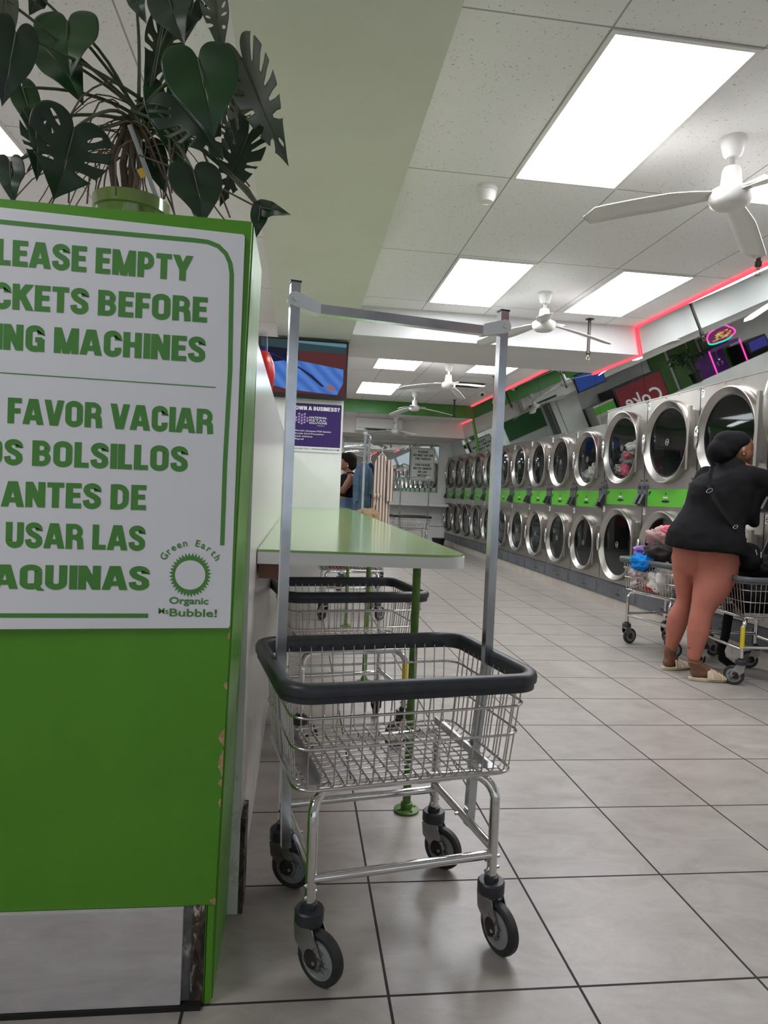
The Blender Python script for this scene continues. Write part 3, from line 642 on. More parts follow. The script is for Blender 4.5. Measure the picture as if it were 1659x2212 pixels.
make_cart('wire cart behind the table with garments hanging on its rack', (.80, 8.35, 0), R(80), True, casters=(10, 40, 70, 80), top=1.80, k=1.08)
make_cart('empty dark racked cart in front of the back wall ledge', (2.42, 14.25, 0), R(4), True, casters=(10, 40, 70, 80), top=1.62)
make_cart('empty cart nested on the left of the dark racked cart at the back', (1.70, 14.40, 0), R(4), False, casters=(10, 40, 70, 80))
make_cart('wire cart heaped with colourful laundry, left of the woman in black', (3.07, 5.27, 0), R(-78), False, 'bumper_grey', casters=(95, 60, 100, 80))
make_cart('wire cart of black laundry at the right, with yellow tape on a leg', (3.225, 4.45, 0), R(86), False, 'bumper_grey', casters=(60, 75, 50, 80), tape=(-LX, LY, .26, .40))

# ------------------------------------------------------------------ stacked dryers
XF = 3.56
def panel_hole(mb, y0, y1, z0, z1, cy, cz, r_, x=0, n=48):
    """rectangle in the y/z plane with a round hole"""
    angs = sorted([2 * math.pi * i / n for i in range(n)] + [math.atan2(b - cz, a - cy) % (2 * math.pi) for a in (y0, y1) for b in (z0, z1)])
    inn, out = [], []
    for a in angs:
        c_, s_ = math.cos(a), math.sin(a); ts = []
        if c_ > 1e-9: ts.append((y1 - cy) / c_)
        if c_ < -1e-9: ts.append((y0 - cy) / c_)
        if s_ > 1e-9: ts.append((z1 - cz) / s_)
        if s_ < -1e-9: ts.append((z0 - cz) / s_)
        t = min(ts); inn.append((x, cy + r_ * c_, cz + r_ * s_)); out.append((x, cy + t * c_, cz + t * s_))
    k = len(angs); mb.add(inn + out, [(i, (i + 1) % k, k + (i + 1) % k, k + i) for i in range(k)])
def make_door_meshes(Rr, w_):
    kk = Rr * .17
    P = [(Rr - .004, .0), (Rr, -.012), (Rr, -.052), (Rr - .004, -.060), (Rr - .011, -.062), (Rr - .017, -.058), (Rr - .021, -.050), (Rr - kk + .006, -.016), (Rr - kk, -.010), (Rr - kk, .0)]
    ring = mesh_from('door', MB().lathe(P, axis='x', n=64, close=True), M['ring_steel'], 40)
    gl = mesh_from('door_glass', MB().lathe([(.001, -.0235), ((Rr - kk) * .5, -.0215), (Rr - kk + .003, -.014), (Rr - kk + .003, -.008), (.001, -.008)], axis='x', n=48), M['glass'], 50)
    gk = mesh_from('gasket', MB().lathe([(Rr - kk + .006, -.008), (Rr - kk + .006, -.018), (Rr - kk - .006, -.020), (Rr - kk - .006, -.008)], axis='x', n=48, close=True), M['black'], 40)
    hd = MB()
    hd.ell((-.066, Rr - .020, 0), (.018, .030, .105), nu=20, nv=16)
    handle = mesh_from('door_handle', hd, M['chrome'], 60)
    ye = -w_ / 2 + .045
    hp = MB().box(-.044, -.001, ye, -Rr * .94, -Rr * .62, Rr * .66)
    plate = mesh_from('hinge_plate', hp, M['stainless'], 0)
    hb = MB().box(-.072, -.046, ye - .018, ye + .016, -Rr * .70, Rr * .74); hinge = mesh_from('hinge', hb, M['ring_steel'], 0)
    lg = MB(); lg.lathe([(.034, 0), (.034, -.001), (.030, -.001), (.030, 0)], (-.0245, 0, 0), 'x', 32, close=True)
    put_text(lg, 'H', 0, -.024, .048, None, .01, center=True, frame=lambda u_, v_, d_: (-.0255 - d_ * .05, -u_, v_)); logo = mesh_from('door_logo', lg, M['hub'], 0)
    return ring, gl, gk, handle, plate, hinge, logo
def add_door(parent, D, cz, open_=None, w_=.87, logo=True):
    d = obj('door', D[0], None, parent, loc=(0, .015, cz))
    for nm, me in zip(('door_glass', 'gasket', 'door_handle', 'hinge_plate', 'hinge'), D[1:6]): obj(nm, me, None, d)
    if logo: obj('door_logo', D[6], None, d)
    if open_:
        hy = -w_ / 2 + .045; mtx = Matrix.Translation((-.04, hy, cz)) @ Matrix.Rotation(open_, 4, 'Z') @ Matrix.Translation((.04, -hy + .015, 0)); d.matrix_local = mtx
    return d
def make_stack(kind, label, y, up, lo, opened=False, logo=(True, True)):
    big = kind == 'big'; w_ = .94 if big else .87; Rr = .405 if big else .345
    zt = 2.285 if big else 2.13; zb = .295; b0, b1 = (1.175, 1.365) if big else (1.13, 1.345); cu = 1.815 if big else 1.727; cl = .735 if big else .69
    t = thing('stacked_dryer', label, 'clothes dryer', (XF, y, 0), 0, 'stacked dryers along the right wall')
    key = kind
    if key not in CACHE:
        cb = MB(); hw = w_ / 2 - .002
        cb.box(.0, .75, -hw, hw, zt - .004, zt).box(0, .75, -hw, -hw + .004, zb, zt).box(0, .75, hw - .004, hw, zb, zt).box(0, .75, -hw, hw, zb, zb + .004).box(.02, .75, -hw, hw, 1.2, 1.22)
        panel_hole(cb, -hw, hw, b1, zt, .015, cu, Rr - .04); panel_hole(cb, -hw, hw, zb, b0, .015, cl, Rr - .04)
        cb.box(.001, .02, -hw, hw, b0, b1).box(-.006, .0, -hw, hw, zt - .012, zt - .002).box(-.006, 0, -hw, hw, b0 - .014, b0 - .004)
        for yy in (-hw + .03, -.1, .12, hw - .03): cb.ell((-.007, yy, zt - .025), .006, nu=8, nv=5)
        dr = MB()
        for cz in (cu, cl): dr.lathe([(Rr - .04, 0), (Rr + .01, .05), (Rr + .01, .6), (.001, .6), (.001, .605), (Rr + .015, .605), (Rr + .015, .045)], (0, .015, cz), 'x', 40, close=True)
        D = make_door_meshes(Rr, w_)
        gp = MB().slab([(-hw + .10, b0 + .008), (hw - .10, b0 + .008), (hw - .10, b1 - .008), (-hw + .10, b1 - .008)], -.006, .0, 'x')
        bl = MB(); cy = .02; zz = b0 + .06
        bl.slab([(cy + .075 * math.cos(a) * (1 if abs(math.cos(a)) > .3 else 1), zz + .014 * math.sin(a)) for a in [2 * math.pi * k / 24 for k in range(24)]], -.0075, -.005, 'x')
        bl.lathe([(.011, -.0076), (.011, -.005)], (0, cy, b0 + .135), 'x', 16)
        bl.slab([(hw - .12, b0 + .11), (hw - .115, b0 + .15), (hw - .16, b0 + .165), (hw - .17, b0 + .15)], -.0075, -.005, 'x')
        wh = MB(); put_text(wh, 'Huebsch', 0, b0 + .092, .017, .085, .03, center=True, frame=lambda u_, v_, d_: (-.0078 - d_ * .05, cy - u_, v_))
        rds = []
        for s in (-1, 1):
            rd = MB(); bx = MB(); rds.append((rd, bx))
            yc = s * (hw - .048)
            rd.slab([(yc - .044, b0 + .0), (yc + .044, b0 + .0), (yc + .044, b1 + .035), (yc + .03, b1 + .055), (yc - .03, b1 + .055), (yc - .044, b1 + .035)], -.016, .0, 'x')
            rd.lathe([(.016, -.01), (.016, 0)], (0, yc, b1 + .085), 'x', 12)
            bx.box(-.018, -.016, yc - .026, yc + .026, b1 - .01, b1 + .025)
            bx.add([(-.014, yc - .030, b0 + .13), (-.014, yc + .030, b0 + .13), (-.014, yc + .030, b0 + .01), (-.014, yc - .030, b0 + .01), (-.030, yc - .024, b0 + .125), (-.030, yc + .024, b0 + .125), (-.075, yc + .026, b0 + .03), (-.075, yc - .026, b0 + .03)],
                   [(0, 1, 5, 4), (1, 2, 6, 5), (2, 3, 7, 6), (3, 0, 4, 7), (4, 5, 6, 7)])
        bp = MB().box(.0, .02, -hw, hw, .118, zb - .002).box(-.006, .0, -hw + .05, hw - .13, .135, zb - .016)
        bs = MB().slab([(-.03 + .045 * math.cos(2 * math.pi * k / 20), .18 + .011 * math.sin(2 * math.pi * k / 20)) for k in range(20)], -.008, -.005, 'x').lathe([(.009, -.008), (.009, -.005)], (0, -.03, .235), 'x', 12)
        CACHE[key] = dict(cab=mesh_from('cabinet', cb, M['stainless'], 0), drum=mesh_from('drum', dr, M['drum'], 40), D=D, gp=mesh_from('control_panel', gp, M['green_band'], 0), bl=mesh_from('panel_lock', bl, M['black'], 0),
                          wh=mesh_from('panel_word', wh, M['white_ink'], 0), rds=[(mesh_from('card_reader', q_, M['reader'], 0), mesh_from('card_slot', x_, M['black'], 0)) for q_, x_ in rds], bp=mesh_from('base_panel', bp, M['dark_panel'], 0), bs=mesh_from('base_slot', bs, M['black'], 0))
    K = CACHE[key]
    obj('cabinet', K['cab'], None, t); obj('drum', K['drum'], None, t)
    add_door(t, K['D'], cu, R(106) if opened else None, w_, logo[0]); add_door(t, K['D'], cl, None, w_, logo[1])
    g_ = obj('control_panel', K['gp'], None, t); obj('panel_lock', K['bl'], None, g_); obj('panel_word', K['wh'], None, g_)
    for q_, x_ in K['rds']: r_ = obj('card_reader', q_, None, t); obj('card_slot', x_, None, r_)
    b_ = obj('base_panel', K['bp'], None, t); obj('base_slot', K['bs'], None, b_)
    for num, z in ((up, zt - .105), (lo, b0 - .085)):
        tg = obj('number_tag', MB().box(-.003, .0, w_ / 2 - .058, w_ / 2 - .012, z, z + .068), M['white'], t, smooth=0)
        tm = MB(); put_text(tm, str(num), 0, z + .009, .05, .013 * (1 + len(str(num))) if len(str(num)) > 1 else None, .01, center=True, frame=lambda u_, v_, d_: (-.0036 - d_ * .05, w_ / 2 - .035 - u_, v_)); obj('number', tm, M['ink'], tg, smooth=0)
    return t
CACHE = {}
make_stack('big', 'big stacked dryer at the right edge with its upper door swung open', 4.35, 5, 6, opened=True)
make_stack('big', 'big stacked dryer numbered 7, right behind the head of the woman in black', 5.29, 7, 8)
make_stack('big', 'big stacked dryer above the number 10, next left of the woman in black', 6.23, 9, 10)
make_stack('big', 'big stacked dryer numbered 11 and 12 with mixed laundry showing in the upper drum', 7.17, 11, 12)
WHO = ['first small stacked dryer beside number 11, white laundry in its upper drum', 'small stacked dryer, second from the big machines', 'small stacked dryer, third from the big machines', 'small stacked dryer, fourth from the big machines, just right of the rack pole',
       'small stacked dryer mostly hidden behind the right pole of the foreground cart rack', 'small stacked dryer just left of the rack pole, fifth from the far corner', 'small stacked dryer, fourth from the far corner', 'small stacked dryer, third from the far corner', 'small stacked dryer, second from the far corner', 'small stacked dryer at the far corner by the back mirror']
for i in range(10):
    make_stack('small', WHO[i], 7.64 + .435 + .87 * i, 13 + 2 * i, 14 + 2 * i)

# ------------------------------------------------------------------ ceiling lights, fans, pipes
def light(x0, x1, y0, y1, m, label, z=CEIL):
    t = thing('ceiling_light', label, 'ceiling light', ((x0 + x1) / 2, (y0 + y1) / 2, z), 0, 'flat ceiling light panels'); hx, hy = (x1 - x0) / 2, (y1 - y0) / 2
    obj('diffuser', MB().box(-hx, hx, -hy, hy, -.006, -.001), M[m], t, smooth=0)
    f = .022; obj('frame', MB().box(-hx - f, hx + f, -hy - f, -hy, -.009, 0).box(-hx - f, hx + f, hy, hy + f, -.009, 0).box(-hx - f, -hx, -hy, hy, -.009, 0).box(hx, hx + f, -hy, hy, -.009, 0), M['fan_white'], t, smooth=0)
light(1.192, 1.802, 2.665, 3.94, 'lamp_pink', 'largest ceiling light panel, nearest at the top right')
light(1.192, 1.80, 5.35, 6.62, 'lamp_blue', 'ceiling light panel behind the cart rack top, left of the second fan')
light(2.56, 3.16, 5.32, 6.60, 'lamp_pink', 'ceiling light panel right of the second fan, near the red strip')
light(1.03, 1.66, 9.07, 10.33, 'lamp_pink', 'ceiling light panel just beyond the beam, left of the third fan')
light(2.44, 3.06, 8.9, 10.18, 'lamp_pink', 'ceiling light panel beyond the beam, crossed by the right rack pole')
light(.99, 1.66, 11.68, 13.03, 'lamp_teal', 'bluish ceiling light panel near the green fascia')
light(-2.30, -1.69, 3.03, 4.31, 'lamp_blue', 'ceiling light panel behind the potted plant at the left edge')
light(2.56, 3.17, 2.665, 3.94, 'lamp_pink', 'ceiling light panel cut by the right edge behind the nearest fan')
for i, (x, y) in enumerate(((-2.3, -.3), (-2.3, 6.2), (-2.3, 9.3), (-2.3, 12.2), (-4.6, 3.0), (-4.6, 8.0), (-4.6, 12.2))):
    light(x, x + .61, y, y + 1.28, 'lamp_pink', ['ceiling light panel over the left aisle near the shop front', 'second ceiling light panel over the left aisle', 'third ceiling light panel over the left aisle', 'last ceiling light panel over the left aisle', 'ceiling light panel by the left wall, nearest', 'ceiling light panel by the left wall, middle', 'ceiling light panel by the left wall, far'][i])
def make_fan():
    t = thing('ceiling_fan', '', 'ceiling fan', (0, 0, 0), 0, 'white three-blade ceiling fans')
    obj('canopy', MB().lathe([(.001, 0), (.062, 0), (.062, -.02), (.045, -.085), (.03, -.10), (.001, -.10)], n=28), M['fan_white'], t)
    obj('down_rod', MB().lathe([(.013, -.09), (.013, -.16)], n=12), M['chrome'], t)
    obj('motor', MB().lathe([(.001, -.145), (.038, -.15), (.045, -.165), (.052, -.245), (.085, -.262), (.105, -.275), (.107, -.305), (.095, -.335), (.07, -.352), (.001, -.36)], n=36), M['fan_white'], t)
    bl = MB(); N = 14; vs = []
    for i in range(N + 1):
        s = i / N; x = .09 + .64 * s; hw = (.035 + .035 * min(1, s * 3)) * (1 if s < .9 else math.sqrt(max(0, 1 - ((s - .9) / .1) ** 2)) * .9 + .1); z = -.292 - .075 * s - .03 * s * s; tw = R(13)
        for e in (-1, -.3, .3, 1): vs.append((x, e * hw * math.cos(tw), z + e * hw * math.sin(tw) + .006 * (1 - e * e)))
    bl.add(vs, [(i * 4 + k, i * 4 + k + 1, i * 4 + 5 + k, i * 4 + 4 + k) for i in range(N) for k in range(3)])
    me = mesh_from('blade', bl, M['fan_white'], 60); brk = mesh_from('blade_bracket', MB().slab([(.07, -.012), (.22, -.02), (.22, .02), (.07, .012)], -.290, -.284).add([], []), M['fan_white'], 0)
    brk = mesh_from('blade_bracket', MB().box(.07, .21, -.018, .018, -.279, -.273), M['fan_white'], 0)
    for k in range(3):
        b_ = obj('blade', me, None, t, rot=(0, 0, k * 2 * math.pi / 3)); so = b_.modifiers.new('thick', 'SOLIDIFY'); so.thickness = .005; obj('blade_bracket', brk, None, b_)
    return t
fan0 = make_fan()
for i, (x, y, z, a, lab) in enumerate(((2.14, 3.30, CEIL, 45, 'white ceiling fan nearest the viewer, cut by the right edge'), (2.16, 6.05, CEIL, 11, 'white ceiling fan second nearest, right of the cart rack in front of the beam'),
        (2.07, 9.70, CEIL, 60, 'white ceiling fan third nearest, just beyond the beam'), (2.05, 12.5, CEIL, 0, 'white ceiling fan in front of the green fascia'), (2.00, 14.55, 2.84, 60, 'farthest white ceiling fan in front of the air conditioner'))):
    t = fan0 if i == 0 else dup(fan0); t.location = (x, y, z); t.rotation_euler = (0, 0, R(a)); t['label'] = lab
for x, y, z0, lab in ((3.30, 4.70, 2.93, 'sprinkler pipe hanging nearest, at the right edge by the red strip'), (2.92, 6.80, 2.67, 'sprinkler pipe hanging in front of the beam'), (2.96, 10.4, 2.67, 'sprinkler pipe hanging beyond the beam beside the rack pole'), (2.96, 13.2, 2.69, 'sprinkler pipe hanging before the green fascia')):
    t = thing('sprinkler', lab, 'sprinkler', (x, y, CEIL), 0, 'ceiling sprinkler pipes'); h_ = z0 - CEIL
    obj('pipe', MB().lathe([(.045, 0), (.045, -.004), (.016, -.008), (.016, h_ + .10), (.024, h_ + .10), (.024, h_ + .07), (.016, h_ + .06)], n=16), M['iron'], t)
    obj('sprinkler_head', MB().lathe([(.012, h_ + .06), (.012, h_ + .04)], n=10).tube([(.008, 0, h_ + .045), (.018, 0, h_ + .02), (.004, 0, h_)], .003, 6).tube([(-.008, 0, h_ + .045), (-.018, 0, h_ + .02), (-.004, 0, h_)], .003, 6).lathe([(.022, h_ + .002), (.022, h_)], n=14), M['brass'], t)
o = obj('smoke_detector', MB().lathe([(.001, 0), (.066, 0), (.066, -.03), (.060, -.034), (.060, -.045), (.055, -.07), (.040, -.095), (.001, -.105)], n=32), M['fan_white'], loc=(1.06, 4.10, CEIL)); tag(o, 'round white detector on the ceiling left of the largest light', 'smoke detector')
t = thing('security_camera', 'small white dome camera on the ceiling near the red strip', 'camera', (3.2, 12.0, CEIL)); obj('dome_base', MB().lathe([(.001, 0), (.06, 0), (.06, -.03), (.05, -.06), (.001, -.075)], n=24), M['fan_white'], t); obj('lens', MB().ell((-.015, -.04, -.055), .028), M['black_screen'], t)
t = thing('security_camera', 'small white camera in the slanted wall corner beyond the beam', 'camera', (3.42, 9.0, CEIL)); obj('dome_base', MB().lathe([(.001, 0), (.05, 0), (.05, -.03), (.04, -.05), (.001, -.06)], n=24), M['fan_white'], t); obj('lens', MB().ell((-.02, -.03, -.045), .022), M['black_screen'], t)
t = thing('air_vent', 'rectangular ceiling air vent behind the third fan', 'vent', (2.74, 11.3, CEIL)); obj('vent_frame', MB().box(-.33, .33, -.33, .33, -.008, 0), M['fan_white'], t, smooth=0)
sl = MB()
for k in range(9): sl.box(-.25, .25, -.24 + k * .055, -.21 + k * .055, -.016, -.009)
obj('vent_slats', sl, M['iron'], t, smooth=0)

# ------------------------------------------------------------------ TV, poster, bottle
t = thing('television', 'wall-mounted television showing a blue quilted mattress, above the purple poster', 'television', (-.02, 7.33, 2.48))
obj('tv_body', MB().box(-.478, .475, -.02, .03, -.308, .318), M['black'], t, smooth=0, bevel=.004); obj('bracket', MB().box(-.2, .2, .03, .068, -.15, .15), M['iron'], t, smooth=0)
def scr(poly, m, d, name):
    return obj(name, MB().slab([(x, z) for x, z in poly], d, d + .0008), m, SC, smooth=0)
tvm = lambda n_, c, s=1.0: emitter(n_, c, s)
SC = obj('screen', MB().box(-.455, .452, -.0215, -.020, -.262, .300), tvm('tv_dark', (.035, .02, .022)), t, smooth=0)
scr([(-.455, .19), (.452, .19), (.452, .30), (-.455, .30)], tvm('tv_top', (.03, .055, .06)), -.0225, 'picture_top'); scr([(-.10, .275), (.452, .255), (.452, .292), (-.10, .297)], tvm('tv_glow', (.10, .20, .25)), -.0232, 'picture_glow')
scr([(-.455, .20), (.452, .19), (.452, -.262), (-.455, -.262)], tvm('tv_brown', (.085, .028, .03)), -.0224, 'picture_room')
scr([(-.455, .22), (-.05, .20), (-.05, .08), (-.455, .05)], tvm('tv_shadow', (.012, .012, .03)), -.0228, 'picture_shadow')
qm = tvm('tv_blue', (.06, .24, .80), 1.0); tt = qm.node_tree; tcn = tt.nodes.new('ShaderNodeTexCoord'); wv = tt.nodes.new('ShaderNodeTexWave'); wv.inputs['Scale'].default_value = 4; wv.inputs['Distortion'].default_value = 2.5; wv.bands_direction = 'DIAGONAL'
rp = tt.nodes.new('ShaderNodeValToRGB'); rp.color_ramp.elements[0].color = (.05, .13, .42, 1); rp.color_ramp.elements[1].color = (.085, .20, .55, 1); tt.links.new(tcn.outputs['Object'], wv.inputs[0]); tt.links.new(wv.outputs['Fac'], rp.inputs[0]); tt.links.new(rp.outputs[0], [n for n in tt.nodes if n.type == 'EMISSION'][0].inputs[0])
scr([(-.455, .03), (-.12, .095), (.43, .02), (.43, -.13), (.37, -.255), (-.15, -.225), (-.455, -.16)], qm, -.0232, 'picture_mattress')
scr([(-.40, .155), (-.33, .150), (-.02, .01), (.10, -.06), (.235, -.175), (.20, -.175), (.08, -.085), (-.03, -.005), (-.30, .125), (-.36, .11)], tvm('tv_stick', (.02, .02, .07)), -.0240, 'picture_wand')
scr([(-.43, .17), (-.36, .15), (-.36, .12), (-.41, .12), (-.44, .145)], tvm('tv_cyan', (.02, .35, .95)), -.0245, 'picture_handle')
scr([(.30 + .045 * math.cos(a), -.185 + .028 * math.sin(a)) for a in [k * math.pi / 8 for k in range(16)]], tvm('tv_badge', (.30, .12, .12)), -.0240, 'picture_badge')

t = thing('poster', 'purple and white business poster on the white column below the television', 'poster', (.153, 7.39, 1.87))
obj('paper', MB().box(-.262, .262, -.001, .004, -.262, .262), M['white'], t, smooth=0); obj('purple_field', MB().box(-.258, .258, -.0018, -.001, -.205, .258), M['purple'], t, smooth=0)
fr = lambda u_, v_, d_: (u_, -.0022 - d_ * .3, v_)
tw = MB(); put_block(tw, 'OWN A BUSINESS?', 0, .186, .042, .478, center=True, frame=fr)
put_text(tw, 'NATIONAL', -.085, .100, .021, .190, .02, frame=fr); put_text(tw, 'RETAIL', -.085, .068, .024, .190, .002, frame=fr); put_text(tw, 'SOLUTIONS', -.085, .042, .019, .190, .02, frame=fr); put_text(tw, 'A Division of', .0, .020, .009, .08, .01, frame=fr)
for k, s in enumerate(('· World\'s Greatest POS System', '· Credit Card Processing', '· Cash Advance', '· Payroll')): put_text(tw, s, -.25, -.045 - k * .030, .016, (.405, .325, .205, .11)[k], .015, frame=fr)
obj('lettering', tw, M['white_ink'], t, smooth=0)
tk = MB(); put_text(tk, '833-289-2767 • WWW.NRSPLUS.COM', 0, -.238, .016, .495, .012, center=True, frame=fr); obj('phone_line', tk, M['purple'], t, smooth=0)
lo = MB(); rnd = random.Random(5)
for k in range(5):
    for j in range(4):
        x = -.235 + k * .030; z = .035 + j * .030 + (k % 2) * .012
        if (x + .175) ** 2 + (z - .085) ** 2 < .0046: lo.tube([(x, -.002, z), (x + .018, -.002, z + .012)], .0095, 10, flat=.05)
obj('logo_dots', lo, M['lilac'], t)
t = thing('detergent_bottle', 'red bottle with blue neck and clear cap on top of the white partition', 'bottle', (-.192, 3.0, 1.601)); t.scale = (.70, .70, .89)
obj('bottle_body', MB().lathe([(.001, 0), (.05, .0), (.078, .03), (.090, .09), (.086, .15), (.060, .195), (.036, .215), (.001, .217)], n=32), M['red_plastic'], t)
obj('handle', MB().tube([(.0, -.085, .16), (0, -.112, .12), (0, -.108, .07), (0, -.075, .04)], .014, 10), M['red_plastic'], t); obj('neck_band', MB().lathe([(.038, .205), (.040, .206), (.040, .232), (.038, .233)], n=28), M['blue_plastic'], t)
obj('clear_cap', MB().lathe([(.036, .232), (.040, .234), (.038, .300), (.030, .308), (.001, .31)], n=28), M['clear'], t)

# ------------------------------------------------------------------ back wall things
t = thing('air_conditioner', 'white split air conditioner high on the back bulkhead', 'air conditioner', (1.66, 15.0, 2.545))
obj('casing', MB().slab([(-.215, .0), (-.22, .27), (-.18, .30), (0, .30), (0, 0), (-.12, -.02)], -.51, .51, 'x'), M['white_wall'], t, smooth=0)
obj('outlet', MB().box(-.30, .40, -.224, -.19, .008, .055), M['iron'], t, smooth=0); obj('seam', MB().box(-.505, .505, -.2215, -.21, .058, .062).box(.45, .48, -.222, -.21, .02, .04), M['hub'], t, smooth=0)
t = thing('notice_sign', 'white notice asking not to sit on tables, hung before the back mirror', 'sign', (2.95, 16.38, 1.94))
def rrp(w_, h_, r_): return [(x, y) for x, y, _ in rrect(w_, h_, r_, 0)]
obj('board', MB().slab(rrp(.60, .80, .03), -.006, .006), M['white'], t, smooth=0)
bo = MB(); p_o = rrp(.57, .77, .05); p_i = rrp(.553, .753, .045); k = len(p_o); bo.add([(x, -.0068, z) for x, z in p_o + p_i], [(i, (i + 1) % k, k + (i + 1) % k, k + i) for i in range(k)]); bo.box(-.25, .25, -.0068, -.006, .03, .034)
f2 = lambda u_, v_, d_: (u_, -.0072 - d_ * .5, v_)
for s, z, wd in (('PLEASE', .275, .25), ('DO NOT SIT ON', .19, .49), ('THE TABLES', .105, .39), ('POR FAVOR', -.045, .37), ('NO SE SIENTE', -.13, .45), ('EN LAS', -.215, .23), ('MESAS', -.30, .24)): put_block(bo, s, -.0, z, .055, wd, center=True, frame=f2)
bo.lathe([(.030, -.0075), (.030, -.0065), (.025, -.0065), (.025, -.0075)], (.235, 0, -.32), 'y', 24, close=True)
obj('lettering', bo, M['dark_green_ink'], t, smooth=0); obj('hanging_wires', MB().tube([(-.2, 0, .4), (-.2, 0, .56)], .002, 5).tube([(.2, 0, .4), (.2, 0, .56)], .002, 5), M['iron'], t)
o = obj('bin', MB().lathe([(.12, 0), (.15, .2), (.16, .2), (.16, .215), (.001, .215)], n=20), M['black'], loc=(3.2, 15.3, 0)); tag(o, 'small black tub on the floor in the far corner by the dryers', 'tub')
# things seen only in the slanted mirror: green boards, drink cooler, claw machine, plant, low wall
struct('trim_7', MB().box(-4.15, -3.40, 16.45, 16.49, 0, 2.40).box(-3.30, -3.10 + .02, 16.45, 16.49, 0, 2.5).box(-3.02, -2.50, 16.45, 16.49, 0, 2.5).box(-2.40, -1.92, 16.45, 16.49, 0, 2.5), M['green_paint'], smooth=0)
struct('wall_low', MB().box(-5.6, -1.65, 15.40, 15.50, 0, 1.48), M['white_wall'], smooth=0)
struct('door_1', MB().box(.30, .84, 16.2, 16.24, .0, 2.48).box(.86, 1.0, 16.2, 16.24, .0, 2.48), M['white_wall'], smooth=0)
t = thing('drink_cooler', 'dark red drink machine with white script, seen in the slanted mirror', 'vending machine', (-.98, 16.0, 0)); obj('cabinet', MB().box(-.66, .66, -.4, .4, 0.01, 2.15), M['black'], t, smooth=0); obj('front_panel', MB().box(-.62, .62, -.412, -.40, .9, 2.11), mat('dark_red', (.22, .01, .02), .25), t, smooth=0)
sw = MB(); put_text(sw, 'Coke', 0, 1.5, .34, .95, .01, center=True, skew=.12, frame=lambda u_, v_, d_: (u_, -.414, v_)); obj('script', sw, M['white_ink'], t, smooth=0)
t = thing('washing_machine', 'steel washer with green band, seen in the slanted mirror', 'washing machine', (-.02, 16.05, 0)); obj('cabinet', MB().box(-.28, .28, -.38, .38, 0, 1.95), M['stainless'], t, smooth=0); obj('control_panel', MB().box(-.27, .27, -.39, -.38, 1.72, 1.9), M['green_band'], t, smooth=0); obj('door', MB().lathe([(.25, -.38), (.25, -.43), (.18, -.41), (.18, -.40), (.001, -.40)], (0, 0, 1.4), 'y', 32), M['ring_steel'], t)
t = thing('television', 'wall television with a blue picture, seen in the slanted mirror under the beam', 'television', (.42, 14.93, 2.66)); obj('tv_body', MB().box(-.36, .36, 0, .06, -.25, .16), M['black'], t, smooth=0); obj('screen', MB().box(-.34, .34, -.004, 0, -.22, .14), tvm('tv_far', (.03, .06, .25)), t, smooth=0)
t = thing('claw_machine', 'neon pink claw game machine, seen in the slanted mirror', 'arcade machine', (-3.42, 16.0, 0))
obj('cabinet', MB().box(-.43, .43, -.38, .38, .0, 1.05).box(-.43, .43, -.38, .38, 2.0, 2.08).box(-.43, .43, .33, .38, 1.05, 2.0), mat('claw_purple', (.12, .03, .22), .3), t, smooth=0)
nn_ = MB()
for x in (-.43, .43): nn_.tube([(x, -.39, 1.05), (x, -.39, 2.05)], .014, 8)
obj('neon_posts', nn_, M['neon_pink'], t)
cl = []
for i in range(40):
    a = 2 * math.pi * i / 40; rr = 1 + .10 * abs(math.sin(a * 2.5)); cl.append((.36 * rr * math.cos(a), -.40, 2.26 + .24 * rr * (math.sin(a) if math.sin(a) > 0 else .45 * math.sin(a))))
half = 14; obj('marquee', MB().slab([(x * .93, z) for x, _, z in cl], -.40, -.34), tvm('marq_dark', (.25, .05, .16), .8), t); obj('neon_outline', MB().tube(cl[:26], .018, 8), M['neon_pink'], t); obj('neon_outline_left', MB().tube(cl[25:] + cl[:1], .018, 8), M['neon_teal'], t)
bl_ = MB(); rnd = random.Random(9)
for k in range(16): bl_.ell((rnd.uniform(-.26, .26), -.402, 2.27 + rnd.uniform(-.05, .12)), (.05, .004, .018), nu=10, nv=6)
obj('marquee_shapes', bl_, M['scr_yel'], t); bl_ = MB()
for k in range(12): bl_.ell((rnd.uniform(-.24, .24), -.406, 2.27 + rnd.uniform(-.06, .13)), (.05, .004, .014), nu=10, nv=6)
obj('marquee_letters', bl_, M['scr_red'], t)
toy = MB(); [toy.ell((rnd.uniform(-.36, .36), rnd.uniform(-.3, .25), 1.1 + rnd.uniform(0, .16)), rnd.uniform(.05, .09), nu=10, nv=6) for k in range(22)]; to = obj('toys', toy, mat('toys', (.25, .25, .6), .7), t); to['kind'] = 'stuff'
obj('claw', MB().tube([(0, 0, 2.0), (0, 0, 1.75)], .008, 6).ell((0, 0, 1.74), .05).tube([(0, 0, 1.72), (.08, 0, 1.66), (.03, 0, 1.6)], .008, 6).tube([(0, 0, 1.72), (-.08, 0, 1.66), (-.03, 0, 1.6)], .008, 6), M['chrome'], t)
obj('inside_light', MB().box(-.3, .3, -.05, .05, 1.985, 1.998), M['neon_blue'], t, smooth=0)
t = thing('arcade_machine', 'dark arcade cabinet beside the claw game, seen in the slanted mirror', 'arcade machine', (-4.30, 16.0, 0)); obj('cabinet', MB().slab([(-.4, 0), (.4, 0), (.4, 1.9), (-.3, 1.9), (-.36, 1.6), (-.2, 1.1), (-.4, 1.0)], -.3, .3, 'x'), M['black'], t, smooth=0); obj('screen', MB().box(-.24, .24, -.36, -.35, 1.62, 1.86), tvm('arc', (.05, .05, .25)), t, smooth=0)
